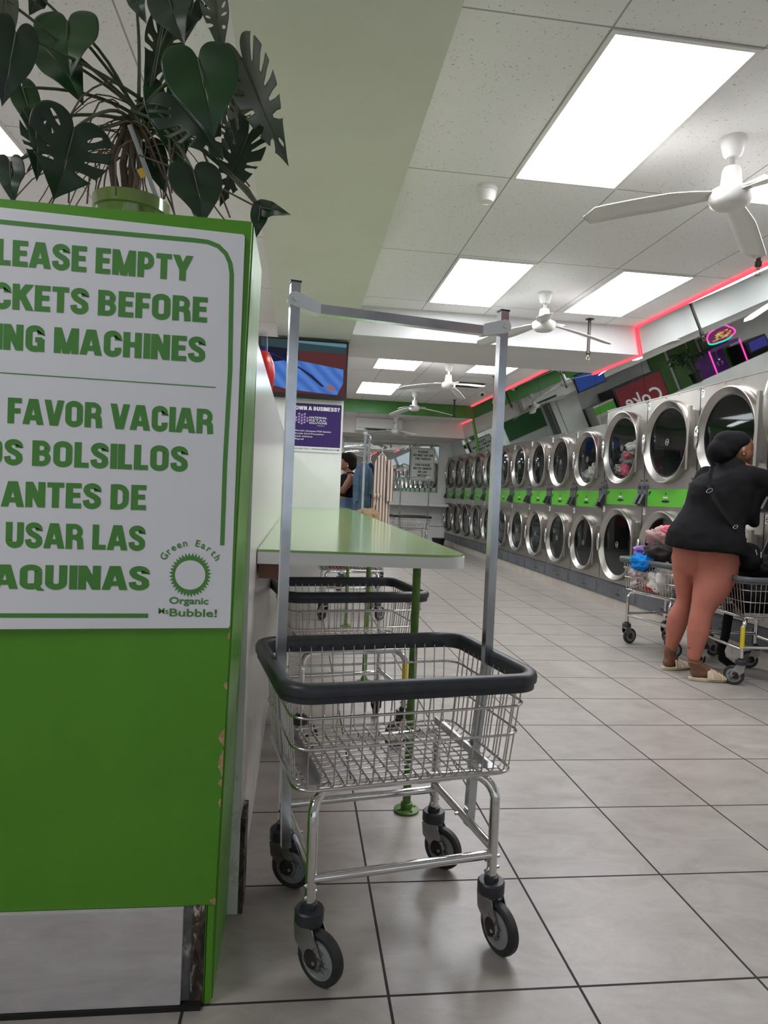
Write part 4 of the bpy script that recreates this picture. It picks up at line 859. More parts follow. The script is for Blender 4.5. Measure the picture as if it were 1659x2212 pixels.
def bush(name, label, loc, pot_r, pot_h, n_, spread, hgt, seed):
    t = thing(name, label, 'potted plant', loc); rnd = random.Random(seed)
    obj('pot', MB().lathe([(.001, 0), (pot_r * .75, 0), (pot_r, pot_h), (pot_r * 1.06, pot_h), (pot_r * 1.06, pot_h - .03), (pot_r * .9, pot_h - .04), (.001, pot_h - .04)], n=24), M['black'], t)
    st = MB(); lf = MB()
    for k in range(n_):
        a = rnd.uniform(0, 6.28); rr = spread * rnd.uniform(.3, 1); top_ = Vector((rr * math.cos(a), rr * math.sin(a) * .5, pot_h + hgt * rnd.uniform(.5, 1)))
        st.tube([(0, 0, pot_h - .04), (top_.x * .4, top_.y * .4, pot_h + (top_.z - pot_h) * .6), top_], .006, 5)
        for j in range(7):
            c = top_ + Vector((rnd.uniform(-.1, .1), rnd.uniform(-.06, .06), rnd.uniform(-.09, .07))); lf.ell(c, (.045, .03, .006), Euler((rnd.uniform(-1, 1), rnd.uniform(-1, 1), rnd.uniform(0, 3))).to_matrix(), nu=8, nv=4)
    obj('stems', st, M['stem'], t); l_ = obj('foliage', lf, M['leaf'], t); l_['kind'] = 'stuff'
bush('potted_plant', 'bushy plant in a black pot on the white low wall, seen in the slanted mirror', (-2.35, 15.45, 1.482), .15, .26, 24, .42, .55, 4)

# ------------------------------------------------------------------ clothes
def crumple(label, loc, size, m, seed, group, rot=(0, 0, 0), freq=3.2, amp=.42, name='garment', cat='garment'):
    mb = MB(); mb.ell((0, 0, 0), 1.0, nu=44, nv=26); vs = []
    off = Vector((seed * 3.7, seed * 1.3, seed * 2.1))
    for p in mb.v:
        q = Vector(p); f = noise.fractal(q * freq * .5 + off, .8, 2.1, 4); rg = 1 - abs(noise.noise(q * freq + off)) * 2; fold = 1 - abs(noise.noise(q * freq * 2.1 - off)) * 2
        q = q * (1 + amp * f + .10 * rg + .07 * fold); vs.append((q.x * size[0], q.y * size[1], q.z * size[2]))
    mb.v = vs; o = obj(name, mb, M[m], loc=loc, rot=rot, smooth=180); tag(o, label, cat, group); return o
gl_ = 'laundry heaped in the left cart'
crumple('flower-print garment filling the left side of the heaped cart', (2.94, 5.36, .60), (.13, .16, .115), 'c_flower', 1, gl_)
crumple('pale cream garment low in the heaped cart by the wires', (2.98, 5.14, .60), (.13, .10, .12), 'c_white', 2, gl_)
crumple('dark blue garment at the bottom of the heaped cart', (3.16, 5.20, .57), (.10, .18, .09), 'denim', 3, gl_)
crumple('charcoal satin garment in the middle of the heap', (2.97, 5.20, .80), (.13, .12, .085), 'c_char', 4, gl_, (0, .2, .4))
crumple('dusty pink garment draped over the top of the heap', (3.01, 5.27, .905), (.13, .15, .085), 'c_mauve', 5, gl_, (0, .35, .2))
crumple('hot pink garment topping the heap next to the black shirt', (3.03, 5.15, .985), (.095, .10, .045), 'c_pink', 6, gl_)
crumple('lavender garment spilling at the left of the heap', (2.885, 5.33, .80), (.085, .085, .055), 'c_purple', 7, gl_)
crumple('bright blue cloth hanging over the left rim of the heaped cart', (2.825, 5.27, .725), (.075, .115, .060), 'c_blue', 8, gl_, (0, -.5, 0), amp=.3)
crumple('red cloth showing low through the heaped cart wires', (2.92, 5.22, .515), (.06, .09, .030), 'c_red', 9, gl_)
crumple('dark teal cloth at the far left end of the heaped cart', (2.86, 5.44, .72), (.07, .06, .045), 'c_teal', 10, gl_)
gd = 'laundry inside the upper drum of dryer 11'
crumple('white cloth at the top of the load in dryer 11', (3.72, 7.20, 1.83), (.09, .13, .075), 'c_white', 11, gd); crumple('hot pink cloth in the load of dryer 11', (3.68, 7.30, 1.745), (.05, .07, .04), 'c_pink', 12, gd)
crumple('grey cloth in the middle of the load in dryer 11', (3.72, 7.36, 1.70), (.08, .14, .08), 'c_grey', 13, gd); crumple('black cloth at the left of the load in dryer 11', (3.70, 7.56, 1.72), (.08, .09, .12), 'black_cloth', 14, gd)
crumple('dusty pink cloth low in the load of dryer 11', (3.67, 7.33, 1.58), (.05, .05, .09), 'c_pink', 15, gd); crumple('striped pale cloth at the lower left of the load in dryer 11', (3.70, 7.50, 1.58), (.07, .09, .08), 'c_flower', 16, gd)
gd = 'white laundry inside the upper drum of dryer 13'
crumple('white cloth at the right of the load in dryer 13', (3.69, 8.15, 1.575), (.08, .12, .10), 'c_white', 21, gd); crumple('off-white cloth at the lower left of the load in dryer 13', (3.68, 8.36, 1.53), (.08, .11, .07), 'c_white', 22, gd)
gd = 'clothes in the far cart under the table'
crumple('red garment in the far cart under the table', (.42, 6.42, .56), (.15, .13, .07), 'c_red', 24, gd); crumple('teal garment in the far cart under the table', (.62, 6.5, .57), (.12, .13, .08), 'c_teal', 25, gd)
gd = 'black clothes in the right cart'
crumple('black garment filling the right cart', (3.25, 4.45, .61), (.17, .24, .13), 'black_cloth', 26, gd); crumple('black garment heaped on top in the right cart', (3.30, 4.38, .76), (.15, .2, .10), 'black_cloth', 27, gd)
so_ = MB().tube([(3.13, 4.55, .50), (3.125, 4.56, .38), (3.12, 4.57, .26), (3.09, 4.57, .16), (3.10, 4.56, .10), (3.16, 4.53, .055), (3.20, 4.50, .045)], [.030, .032, .030, .027, .030, .026, .018], 12); o = obj('sock', so_, M['black_cloth']); tag(o, 'long black stocking dangling below the right cart', 'stocking')
# hanging garments on the rack cart behind the table
def hanging(name, label, c, w_, zt, zb, m, seed, ang=0, flare=1.2, depth=.05):
    mb = MB(); n = 40; rows = 26; vs = []; rnd = random.Random(seed)
    for j in range(rows + 1):
        s = j / rows; z = zt + (zb - zt) * s; ww = w_ * (.35 + .65 * min(1, (s / .12)) ** .6) * (1 + (flare - 1) * s)
        for i in range(n):
            a = 2 * math.pi * i / n; f = 1 + (.10 * math.sin(5 * a + seed) + .08 * math.sin(9 * a + 2 * seed + 3 * s)) * min(1, s * 2.5 + .2)
            x = ww / 2 * math.cos(a) * f; y = depth * math.sin(a) * f * (.5 + s); vs.append((x * math.cos(ang) - y * math.sin(ang), x * math.sin(ang) + y * math.cos(ang), z - c[2]))
    mb.add(vs, [(j * n + i, j * n + (i + 1) % n, (j + 1) * n + (i + 1) % n, (j + 1) * n + i) for j in range(rows) for i in range(n)] + [tuple(range(n))[::-1], tuple(rows * n + i for i in range(n))])
    t = thing(name, label, 'garment', c, 0, 'garments on the rack cart'); obj('garment_body', mb, M[m], t, smooth=180)
    obj('hanger', MB().tube([(-w_ * .3 * math.cos(ang), -w_ * .3 * math.sin(ang), zt - .03 - c[2]), (0, 0, zt + .03 - c[2]), (0, 0, zt + .09 - c[2]), (.015, 0, zt + .11 - c[2])], .004, 6).tube([(w_ * .3 * math.cos(ang), w_ * .3 * math.sin(ang), zt - .03 - c[2]), (0, 0, zt + .03 - c[2])], .004, 6), M['white'], t)
    return t
y0 = 8.25
sr = hanging('striped_robe', 'long white and brown striped robe hanging from the rack cart', (.98, y0, 1.6), .19, 1.66, .66, 'striped', 3, .1, 1.15, .06)
obj('sleeve', MB().tube([(.07, -.03, .0), (.11, -.04, -.15), (.105, -.05, -.38), (.10, -.05, -.50)], [.035, .04, .042, .045], 12), M['striped'], sr); obj('tie_knot', MB().ell((-.05, -.085, -.44), (.04, .03, .035)).tube([(-.05, -.09, -.44), (-.08, -.1, -.55)], .014, 8), M['striped'], sr)
dn_ = hanging('denim_shirt', 'faded blue denim shirt hanging behind the rack pole', (.79, y0 + .28, 1.5), .17, 1.57, .86, 'denim', 5, .2, 1.1)
obj('sleeve', MB().tube([(-.07, -.03, .0), (-.10, -.04, -.12), (-.095, -.05, -.33), (-.09, -.05, -.42)], [.035, .042, .040, .038], 12), M['denim'], dn_); obj('sleeve', MB().tube([(.06, .0, .0), (.095, .0, -.12), (.09, -.01, -.33)], [.03, .035, .034], 12), M['denim'], dn_)
hanging('navy_garment', 'dark navy garment hanging between denim shirt and striped robe', (.875, y0 + .36, 1.5), .12, 1.57, .95, 'navy', 8, .1, 1.1)
crumple('khaki cloth draped over the rim of the rack cart', (.80, y0 - .02, .86), (.17, .14, .13), 'khaki', 30, None, amp=.35)

# ------------------------------------------------------------------ monstera on the green unit
pc = Vector((-.495, 1.98, 1.796))
t = plant = thing('monstera_plant', 'large monstera in a shiny olive pot on top of the green unit', 'potted plant', pc)
obj('pot', MB().lathe([(.001, 0), (.072, 0), (.088, .09), (.096, .142), (.101, .146), (.102, .178), (.095, .180), (.089, .155), (.001, .155)], n=48), M['pot'], t)
obj('soil', MB().lathe([(.001, .1555), (.087, .156), (.087, .164), (.001, .168)], n=24), M['soil'], t)
def make_leaf(W_, Ln, split, seed, droop=.25, fold=.18):
    rnd = random.Random(seed); mb = MB(); NU, NV = 16, 52; vs = []
    K_ = [(0, 0), (.07, .12), (.20, .185), (.36, .15), (.47, .02), (.50, -.16), (.45, -.36), (.33, -.56), (.17, -.73), (.06, -.83), (0, -.90)]
    def outl(q):
        t_ = q * (len(K_) - 1); i = min(int(t_), len(K_) - 2); f = t_ - i
        p = [K_[max(i - 1, 0)], K_[i], K_[i + 1], K_[min(i + 2, len(K_) - 1)]]
        return [.5 * ((2 * p[1][c]) + (-p[0][c] + p[2][c]) * f + (2 * p[0][c] - 5 * p[1][c] + 4 * p[2][c] - p[3][c]) * f * f + (-p[0][c] + 3 * p[1][c] - 3 * p[2][c] + p[3][c]) * f ** 3) for c in (0, 1)]
    def zz(x, y): return -droop * Ln * (max(0, -y) / Ln) ** 2 + fold * abs(x) - fold * x * x / W_ * 1.2 + .005 * math.sin(9 * y / Ln + 20 * abs(x))
    fs = []
    for side in (-1, 1):
        o_ = len(vs); cuts = {}
        if split:
            for k in range(6 if split == 2 else 4):
                j = 17 + k * (5 if split == 2 else 6) + rnd.randint(-1, 1); cuts[j] = (.38 + rnd.random() * .12, 1.1 if rnd.random() < (.85 if split == 2 else .45) else .80)
        for j in range(NV + 1):
            q = j / NV; ox, oy = outl(q); sy = -.86 * q ** 1.35
            for i in range(NU + 1):
                s_ = i / NU; x = side * max(0, ox) * s_ * W_; y = (sy + (oy - sy) * s_ ** 1.15) * Ln
                for jc, (s0, s1) in cuts.items():      # slots widen away from the midrib
                    if s_ > s0 and s_ < s1:
                        g_ = .018 * Ln * (min(1, (s_ - s0) / .3) if s1 > 1 else math.sin(math.pi * (s_ - s0) / (s1 - s0)))
                        if j == jc: y += g_
                        elif j == jc + 1: y -= g_
                vs.append((x, y, zz(x, y)))
        for j in range(NV):
            for i in range(NU):
                s_ = (i + .5) / NU
                if j in cuts and cuts[j][0] < s_ < cuts[j][1]: continue
                a_ = o_ + j * (NU + 1) + i; q4_ = (a_, a_ + 1, a_ + NU + 2, a_ + NU + 1); fs.append(q4_ if side < 0 else q4_[::-1])
    mb.add(vs, fs); return mb
LV = [  # base px,py, tip px,py, width px, depth y, split, material, tilt toward viewer
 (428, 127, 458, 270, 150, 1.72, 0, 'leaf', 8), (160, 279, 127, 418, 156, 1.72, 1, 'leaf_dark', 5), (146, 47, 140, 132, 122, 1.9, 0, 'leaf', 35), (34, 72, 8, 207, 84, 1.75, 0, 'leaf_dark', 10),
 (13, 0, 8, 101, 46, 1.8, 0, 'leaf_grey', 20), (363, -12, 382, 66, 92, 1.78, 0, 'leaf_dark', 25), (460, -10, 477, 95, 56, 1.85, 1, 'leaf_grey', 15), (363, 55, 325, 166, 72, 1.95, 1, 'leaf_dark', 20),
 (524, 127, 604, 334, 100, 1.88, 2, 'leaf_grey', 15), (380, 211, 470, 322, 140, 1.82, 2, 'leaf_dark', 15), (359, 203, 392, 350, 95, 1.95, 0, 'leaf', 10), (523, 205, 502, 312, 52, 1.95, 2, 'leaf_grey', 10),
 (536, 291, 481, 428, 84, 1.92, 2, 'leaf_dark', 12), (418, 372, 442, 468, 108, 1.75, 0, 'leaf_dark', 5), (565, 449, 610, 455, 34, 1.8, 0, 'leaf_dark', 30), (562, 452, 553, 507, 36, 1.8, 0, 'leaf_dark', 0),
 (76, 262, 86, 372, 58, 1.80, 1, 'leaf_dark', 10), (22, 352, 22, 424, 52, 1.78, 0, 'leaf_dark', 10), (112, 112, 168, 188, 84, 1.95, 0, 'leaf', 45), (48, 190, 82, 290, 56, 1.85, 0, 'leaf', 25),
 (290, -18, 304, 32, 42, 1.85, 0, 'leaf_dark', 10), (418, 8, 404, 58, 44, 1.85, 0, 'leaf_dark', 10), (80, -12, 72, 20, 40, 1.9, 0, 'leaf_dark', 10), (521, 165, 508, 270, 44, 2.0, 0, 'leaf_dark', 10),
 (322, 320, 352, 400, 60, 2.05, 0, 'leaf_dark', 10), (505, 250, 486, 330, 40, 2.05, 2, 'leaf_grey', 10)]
crown = Vector((-.47, 1.97, 2.21)); st_objs = []
for k, (bx, by, tx_, ty_, wp, yy, sp_l, mm, tilt) in enumerate(LV):
    B = at(bx, by, yy); T = at(tx_, ty_, yy - .02 - math.sin(R(tilt)) * .12); ax = T - B; Ln = ax.length / .90; W_ = wp * yy / F_PX * 1.02
    yv = (-ax).normalized(); toward = (EYE - B).normalized(); side_sway = Vector((math.sin(k * 2.1) * .25, 0, .05 + math.sin(R(tilt)) * .3)); zv = (toward + side_sway); zv = (zv - yv * zv.dot(yv)).normalized(); xv = yv.cross(zv)
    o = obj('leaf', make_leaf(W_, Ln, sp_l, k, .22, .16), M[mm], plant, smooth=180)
    mx = Matrix((xv, yv, zv)).transposed().to_4x4(); mx.translation = B - pc; o.matrix_local = mx
    sd = o.modifiers.new('thick', 'SOLIDIFY'); sd.thickness = .0012
    vein_ = MB().tube([(0, .0, .0012), (0, -.25 * Ln, -.0002 - .22 * Ln * .0625 + .002), (0, -.5 * Ln, -.22 * Ln * .25 + .002), (0, -.78 * Ln, -.22 * Ln * .6 + .003)], [.0022, .0018, .0012, .0006], 6); obj('midrib', vein_, M['stem'], o)
    mid = (B + crown) / 2 + Vector((0, .02, .05 + .03 * math.sin(k))); c0 = crown + Vector((random.uniform(-.03, .03), random.uniform(-.02, .03), random.uniform(-.06, .03)))
    pts = []
    for i in range(9):
        s = i / 8; pts.append((c0 * (1 - s) ** 2 + mid * 2 * s * (1 - s) + B * s * s) - pc)
    obj('stem', MB().tube(pts, [.0052 - .0002 * i for i in range(9)], 7), M['stem'], plant)
tr = MB(); rnd = random.Random(12)
for k in range(4):
    x = rnd.uniform(-.04, .04); tr.tube([(x, rnd.uniform(-.03, .03), .19), (x * 1.5, 0, .28), (x * .6, 0, .38), (0, 0, .44)], [.012, .010, .010, .008], 8)
obj('trunk', tr, M['root'], plant)
ar = MB()
for k in range(46):
    a = rnd.uniform(0, 6.28); s0 = Vector((rnd.uniform(-.04, .04), rnd.uniform(-.04, .04), rnd.uniform(.3, .46))); p = [s0]; d_ = Vector((math.cos(a), math.sin(a) * .5, rnd.uniform(-.2, .4))) * rnd.uniform(.02, .05)
    for j in range(7): p.append(p[-1] + d_); d_ = d_ + Vector((rnd.uniform(-.012, .012), rnd.uniform(-.01, .01), -.010 + rnd.uniform(-.008, .006)))
    ar.tube(p, rnd.uniform(.0012, .0030), 5)
a_ = obj('aerial_roots', ar, M['root'], plant); a_['kind'] = 'stuff'
hang = MB()
for bx, by, cx, cy2, yy in ((140, 400, 112, 440, 1.8), (196, 360, 188, 440, 1.85), (150, 405, 148, 438, 1.8), (425, 300, 497, 470, 1.9), (380, 300, 355, 430, 1.9), (505, 380, 565, 452, 1.8), (300, 335, 560, 450, 1.85), (60, 370, 85, 340, 1.8), (450, 330, 490, 370, 1.9)):
    A = at(bx, by, yy) - pc; Bq = at(cx, cy2, yy) - pc; hang.tube([A, (A + Bq) / 2 + Vector((0, 0, .012)), Bq], .0025, 6)
obj('trailing_roots', hang, M['root'], plant)
A = at(280, 270, 1.88) - pc; Bq = at(335, 418, 1.93) - pc; obj('support_stake', MB().tube([A, Bq, Bq + (Bq - A) * .25], .0062, 10), mat('stake', (.42, .44, .46), .5), plant)
obj('plant_tag', MB().box(-.008, .008, -.001, .001, -.012, .012), mat('tag_orange', (.6, .35, .02), .5), plant, smooth=0, rot=(0, -.5, 0), loc=at(306, 374, 1.86) - pc)

# ------------------------------------------------------------------ people
def q4(cx, cy, y=4.40): return at(1220 + cx / 3.567, 900 + cy / 3.567, y)
U = .000843
t = woman = thing('person', 'person in black top, headwrap and terracotta leggings leaning towards the open dryer', 'person', (2.86, 4.45, 0))
O_ = Vector(woman.location)
def w_(p): return Vector(p) - O_
# feet on the floor
FL = [Vector((2.700, 4.62, 0)), Vector((2.875, 4.66, 0))]; FR_ = [Vector((2.745, 4.345, 0)), Vector((2.965, 4.315, 0))]
skin = MB()
def foot(mb, heel, toe, ank):
    h_ = heel + Vector((0, 0, .052)); m_ = heel.lerp(toe, .5) + Vector((0, 0, .055)); b_ = heel.lerp(toe, .78) + Vector((0, 0, .045)); d_ = (toe - heel).normalized(); s_ = Vector((-d_.y, d_.x, 0))
    mb.limb(w_(ank), .036, w_(h_ + d_ * .03), .034); mb.limb(w_(h_ + d_ * .01), .033, w_(m_), .032); mb.limb(w_(m_), .031, w_(b_ + s_ * .012), .024); mb.limb(w_(m_), .031, w_(b_ - s_ * .014), .023)
    mb.limb(w_(ank + Vector((0, 0, .0))), .036, w_(m_), .03)
    for k in range(5):
        o_ = s_ * (.032 - .016 * k); l_ = .040 - .006 * k; a0 = b_ + o_ - d_ * .01; a0.z = .038; mb.limb(w_(a0), .0105, w_(a0 + d_ * l_ - Vector((0, 0, .006))), .0085, 3)
foot(skin, FL[0], FL[1], q4(800, 1800, 4.62)); foot(skin, FR_[0], FR_[1], q4(985, 1880, 4.345))
skin.limb(w_(q4(812, 1790, 4.61)), .036, w_(q4(835, 1700, 4.60)), .045); skin.limb(w_(q4(990, 1880, 4.345)), .037, w_(q4(1000, 1780, 4.35)), .048)
# head, neck, ear and face turned to the right and away
hc = q4(1352, 245, 4.44); fd = Vector((.94, .30, -.10)).normalized(); fs_ = Vector((-fd.y, fd.x, 0)).normalized()
skin.ell(w_(hc), (.088, .080, .108)); skin.ell(w_(hc + fd * .030 + Vector((0, 0, -.035))), (.068, .066, .074)); skin.ell(w_(hc - fs_ * .03 + Vector((0, 0, -.045))), (.06, .055, .06))
skin.limb(w_(hc + fd * .075 + Vector((0, 0, -.088))), .020, w_(hc + fd * .055 + Vector((0, 0, -.075))), .034)
skin.limb(w_(hc + fd * .088 + Vector((0, 0, .010))), .008, w_(hc + fd * .112 + Vector((0, 0, -.030))), .015, 4); skin.ell(w_(hc + fd * .088 + Vector((0, 0, -.058))), (.012, .020, .008)); skin.ell(w_(hc + fd * .086 + Vector((0, 0, -.070))), (.012, .018, .008))
for s in (-1, 1):
    skin.ell(w_(hc + fs_ * .078 * s - fd * .002 + Vector((0, 0, -.018)) if s > 0 else q4(1381, 268, 4.360)), (.016, .010, .028)); skin.ell(w_(hc + fd * .076 + fs_ * .03 * s + Vector((0, 0, .018))), (.018, .018, .008))
neck0 = q4(1300, 380, 4.45); skin.limb(w_(hc - fd * .012 + Vector((0, 0, -.06))), .052, w_(neck0), .060)
# arms and hands
def hand(mb, wrist, dirv, palm_n, curl=.5, s=1.0):
    d_ = Vector(dirv).normalized(); n_ = Vector(palm_n); n_ = (n_ - d_ * n_.dot(d_)).normalized(); sd = d_.cross(n_)
    for e in (-.026, -.009, .009, .026): mb.limb(w_(wrist + sd * e * .6 * s), .015 * s, w_(wrist + d_ * .082 * s + sd * e * s), .0125 * s, 5)
    for k, (e, l_) in enumerate(((-.030, .066), (-.010, .078), (.010, .072), (.029, .056))):
        a = wrist + d_ * .086 * s + sd * e * s; c1 = a + (d_ * math.cos(curl * .5) + n_ * math.sin(curl * .5)) * l_ * .45 * s; c2 = c1 + (d_ * math.cos(curl * 1.3) + n_ * math.sin(curl * 1.3)) * l_ * .32 * s; c3 = c2 + (d_ * math.cos(curl * 2) + n_ * math.sin(curl * 2)) * l_ * .25 * s
        mb.limb(w_(a), .0095 * s, w_(c1), .0088 * s, 4); mb.limb(w_(c1), .0088 * s, w_(c2), .008 * s, 3); mb.limb(w_(c2), .008 * s, w_(c3), .007 * s, 3)
    a = wrist + d_ * .02 * s - sd * .028 * s; c1 = a + (d_ * .6 - sd * .75 + n_ * .25).normalized() * .038 * s; c2 = c1 + (d_ * .9 - sd * .3 + n_ * .3).normalized() * .032 * s
    mb.limb(w_(a), .013 * s, w_(c1), .0105 * s, 4); mb.limb(w_(c1), .0105 * s, w_(c2), .009 * s, 4)
shR = q4(1470, 450, 4.33); elR = Vector((3.29, 4.36, 1.385)); wrR = Vector((3.47, 4.46, 1.46)); shL = q4(1110, 460, 4.60); elL = q4(1040, 600, 4.72); wrL = q4(1270, 690, 4.80)
skin.limb(w_(elR), .042, w_(wrR), .027); hand(skin, wrR, (.7, .35, .1), (0, 0, -1), .5); skin.limb(w_(elL), .042, w_(wrL), .027); hand(skin, wrL, (.9, .1, .2), (0, 0, -1), .5)
skin.limb(w_(shR), .05, w_(elR), .042); skin.limb(w_(shL - Vector((0, 0, .03))), .042, w_(elL), .042); skin.limb(w_(neck0), .055, w_(shR), .05); skin.limb(w_(neck0 - Vector((0, 0, .05))), .04, w_(shL - Vector((0, 0, .03))), .04)
# core under the clothes so the body is one piece
skin.limb(w_(neck0), .06, w_(q4(1100, 950, 4.45)), .11); skin.limb(w_(q4(1100, 1000, 4.45)), .10, w_(q4(922, 1350, 4.58)), .045); skin.limb(w_(q4(922, 1350, 4.58)), .045, w_(q4(835, 1700, 4.60)), .045)
skin.limb(w_(q4(1100, 1000, 4.45)), .10, w_(q4(1100, 1350, 4.37)), .07); skin.limb(w_(q4(1090, 1400, 4.37)), .06, w_(q4(1000, 1780, 4.35)), .048)
body('body', skin, M['skin'], woman, .0075, 4)
def chain(mb, L_, y0, y1, sq=1.0):
    for i in range(len(L_) - 1):
        a, b = L_[i], L_[i + 1]; ya = y0 + (y1 - y0) * i / (len(L_) - 1); yb = y0 + (y1 - y0) * (i + 1) / (len(L_) - 1)
        mb.limb(w_(q4(a[0], a[1], ya)), a[2] * U, w_(q4(b[0], b[1], yb)), b[2] * U, 8, sq)
lg = MB()
chain(lg, [(950, 1090, 135), (925, 1200, 98), (922, 1300, 80), (922, 1400, 63), (905, 1455, 66), (872, 1550, 86), (858, 1610, 83), (838, 1700, 65), (815, 1785, 45)], 4.55, 4.61)
chain(lg, [(1170, 1120, 172), (1168, 1200, 162), (1140, 1290, 148), (1095, 1390, 116), (1062, 1480, 88), (1042, 1560, 88), (1028, 1650, 88), (1012, 1750, 70), (995, 1850, 52)], 4.40, 4.345)
chain(lg, [(985, 1020, 160), (980, 1100, 150)], 4.50, 4.50); chain(lg, [(1150, 1010, 190), (1165, 1110, 180)], 4.42, 4.41)
body('leggings', lg, M['legging'], woman, .009, 7)
tp_ = MB(); rows = [(1085, 1035, 298, .235, .10), (1085, 980, 298, .23, .09), (1088, 900, 288, .205, .05), (1110, 820, 270, .165, 0), (1150, 740, 250, .155, -.04), (1185, 660, 248, .150, -.08), (1210, 580, 262, .150, -.12), (1235, 500, 262, .145, -.16), (1262, 440, 225, .125, -.2), (1285, 400, 130, .085, -.2)]
nn = 40; vs = []
for cx, cyy, hwid, dep, tilt in rows:
    c0 = w_(q4(cx, cyy, 4.43))
    for i in range(nn):
        a_ = 2 * math.pi * i / nn; ca, sa = math.cos(a_), math.sin(a_); e_ = .85
        x_ = math.copysign(abs(ca) ** e_, ca) * hwid * U; y_ = math.copysign(abs(sa) ** e_, sa) * dep
        vs.append((c0.x + x_, c0.y + y_ - .10 * x_, c0.z - tilt * x_ * .9 + .012 * math.sin(3 * a_)))
K = len(rows); tp_.add(vs, [(j * nn + i, j * nn + (i + 1) % nn, (j + 1) * nn + (i + 1) % nn, (j + 1) * nn + i) for j in range(K - 1) for i in range(nn)] + [tuple(range(nn))[::-1], tuple((K - 1) * nn + i for i in range(nn))])
tp_.limb(w_(q4(1290, 410, 4.45)), .105, w_(q4(1300, 370, 4.45)), .066, 5)
tp_.limb(w_(q4(1100, 470, 4.56)), .085, w_(q4(1030, 590, 4.70)), .075, 8); tp_.limb(w_(q4(1030, 590, 4.70)), .072, w_(q4(1130, 660, 4.76)), .055, 8)
tp_.limb(w_(q4(1420, 470, 4.36)), .092, w_(Vector((3.29, 4.36, 1.37))), .088, 10); tp_.limb(w_(Vector((3.29, 4.36, 1.37))), .080, w_(Vector((3.40, 4.43, 1.425))), .055, 6)
tp_.limb(w_(q4(1480, 560, 4.36)), .075, w_(q4(1400, 780, 4.38)), .05, 8); tp_.limb(w_(q4(1440, 600, 4.36)), .06, w_(q4(1460, 820, 4.38)), .035, 8)
tpo = body('loose_top', tp_, M['black_cloth'], woman, .011, 5)
# folds in the cloth
tex = bpy.data.textures.new('folds', 'CLOUDS'); tex.noise_scale = .14; dm = tpo.modifiers.new('folds', 'DISPLACE'); dm.texture = tex; dm.strength = .022; dm.texture_coords = 'GLOBAL'
hw_ = MB(); hw_.ell(w_(q4(1278, 200, 4.45)), (.122, .100, .084), Euler((0, R(8), 0)).to_matrix()); hw_.ell(w_(q4(1245, 232, 4.45)), (.108, .094, .084)); hw_.ell(w_(q4(1215, 290, 4.45)), (.075, .08, .055)); hw_.ell(w_(q4(1200, 255, 4.45)), (.088, .085, .078)); hw_.ell(w_(q4(1320, 195, 4.45)), (.092, .098, .080)); hw_.limb(w_(q4(1180, 300, 4.45)), .05, w_(q4(1290, 330, 4.46)), .05)
body('headwrap', hw_, M['black_cloth'], woman, .008, 6)
obj('earring', MB().ell((0, 0, 0), .007), mat('gold', (.8, .5, .15), .2, 1), woman, loc=w_(q4(1380, 290, 4.350)))
def sandal(heel, toe):
    d_ = (toe - heel).normalized(); s_ = Vector((-d_.y, d_.x, 0)); L0 = (toe - heel).length + .075; a = heel - d_ * .035; pts = []
    for i in range(28):
        th = 2 * math.pi * i / 28; u_ = .5 + .5 * math.cos(th); wv_ = .040 + .010 * u_; p = a + d_ * (u_ * L0) + s_ * (math.sin(th) * wv_ * (1.0 if abs(math.cos(th)) < .8 else 1.1)); pts.append((w_(p).x, w_(p).y))
    so = obj('sandal_sole', MB().prism(pts, .001, .024), M['sandal'], woman, smooth=30, bevel=.004)
    st = MB(); c = heel.lerp(toe, .70)
    for k in range(5):
        for sgn in (-1, 1):
            p = []
            for i in range(11):
                a_ = math.pi * i / 10; off = d_ * (-.045 + .022 * k + sgn * .022 * math.cos(a_)); q = c + off + s_ * (.050 * math.cos(a_)) + Vector((0, 0, .020 + .058 * math.sin(a_) - .010 * k * math.sin(a_))); p.append(w_(q))
            st.tube(p, .0085, 8, flat=1.6)
    obj('woven_strap', st, M['sandal'], so)
sandal(*FL); sandal(*FR_)
ak = q4(990, 1910, 4.345); an = []
for i in range(24): a = 2 * math.pi * i / 24; an.append(w_(Vector((ak.x, ak.y, .125)) + Vector((.044 * math.cos(a), .044 * math.sin(a), .006 * math.sin(2 * a)))))
obj('anklet', MB().tube(an, .0018, 6, closed=True), mat('anklet_gold', (.75, .55, .3), .25, 1), woman)
def strap(pts, hw, th, m, nm):
    V = [w_(p) for p in pts]; mb = MB(); vs = []
    for i, p in enumerate(V):
        tg = (V[min(i + 1, len(V) - 1)] - V[max(i - 1, 0)]).normalized(); n_ = (Vector((0, -1, 0)) - tg * tg.dot(Vector((0, -1, 0)))).normalized(); s_ = tg.cross(n_)
        vs += [p + s_ * hw, p + s_ * hw + n_ * th, p - s_ * hw + n_ * th, p - s_ * hw]
    mb.add(vs, [(i * 4 + k, i * 4 + (k + 1) % 4, i * 4 + 4 + (k + 1) % 4, i * 4 + 4 + k) for i in range(len(V) - 1) for k in range(4)]); return obj(nm, mb, m, None, smooth=0)
M['strap'] = mat('black_webbing', (.008, .008, .009), .7, spec=.2)
bag = thing('shoulder_bag', 'black crossbody bag hanging at the hip of the woman in black', 'bag', tuple(q4(1430, 1080, 4.30)))
bo_ = Vector(bag.location)
sp_o = strap([q4(1135, 380, 4.42), q4(1120, 450, 4.325), q4(1108, 540, 4.30), q4(1150, 640, 4.27), q4(1220, 740, 4.25), q4(1320, 860, 4.235), q4(1390, 960, 4.23)], .016, .004, M['strap'], 'bag_strap')
sp_o.parent = bag; sp_o.location = O_ - bo_
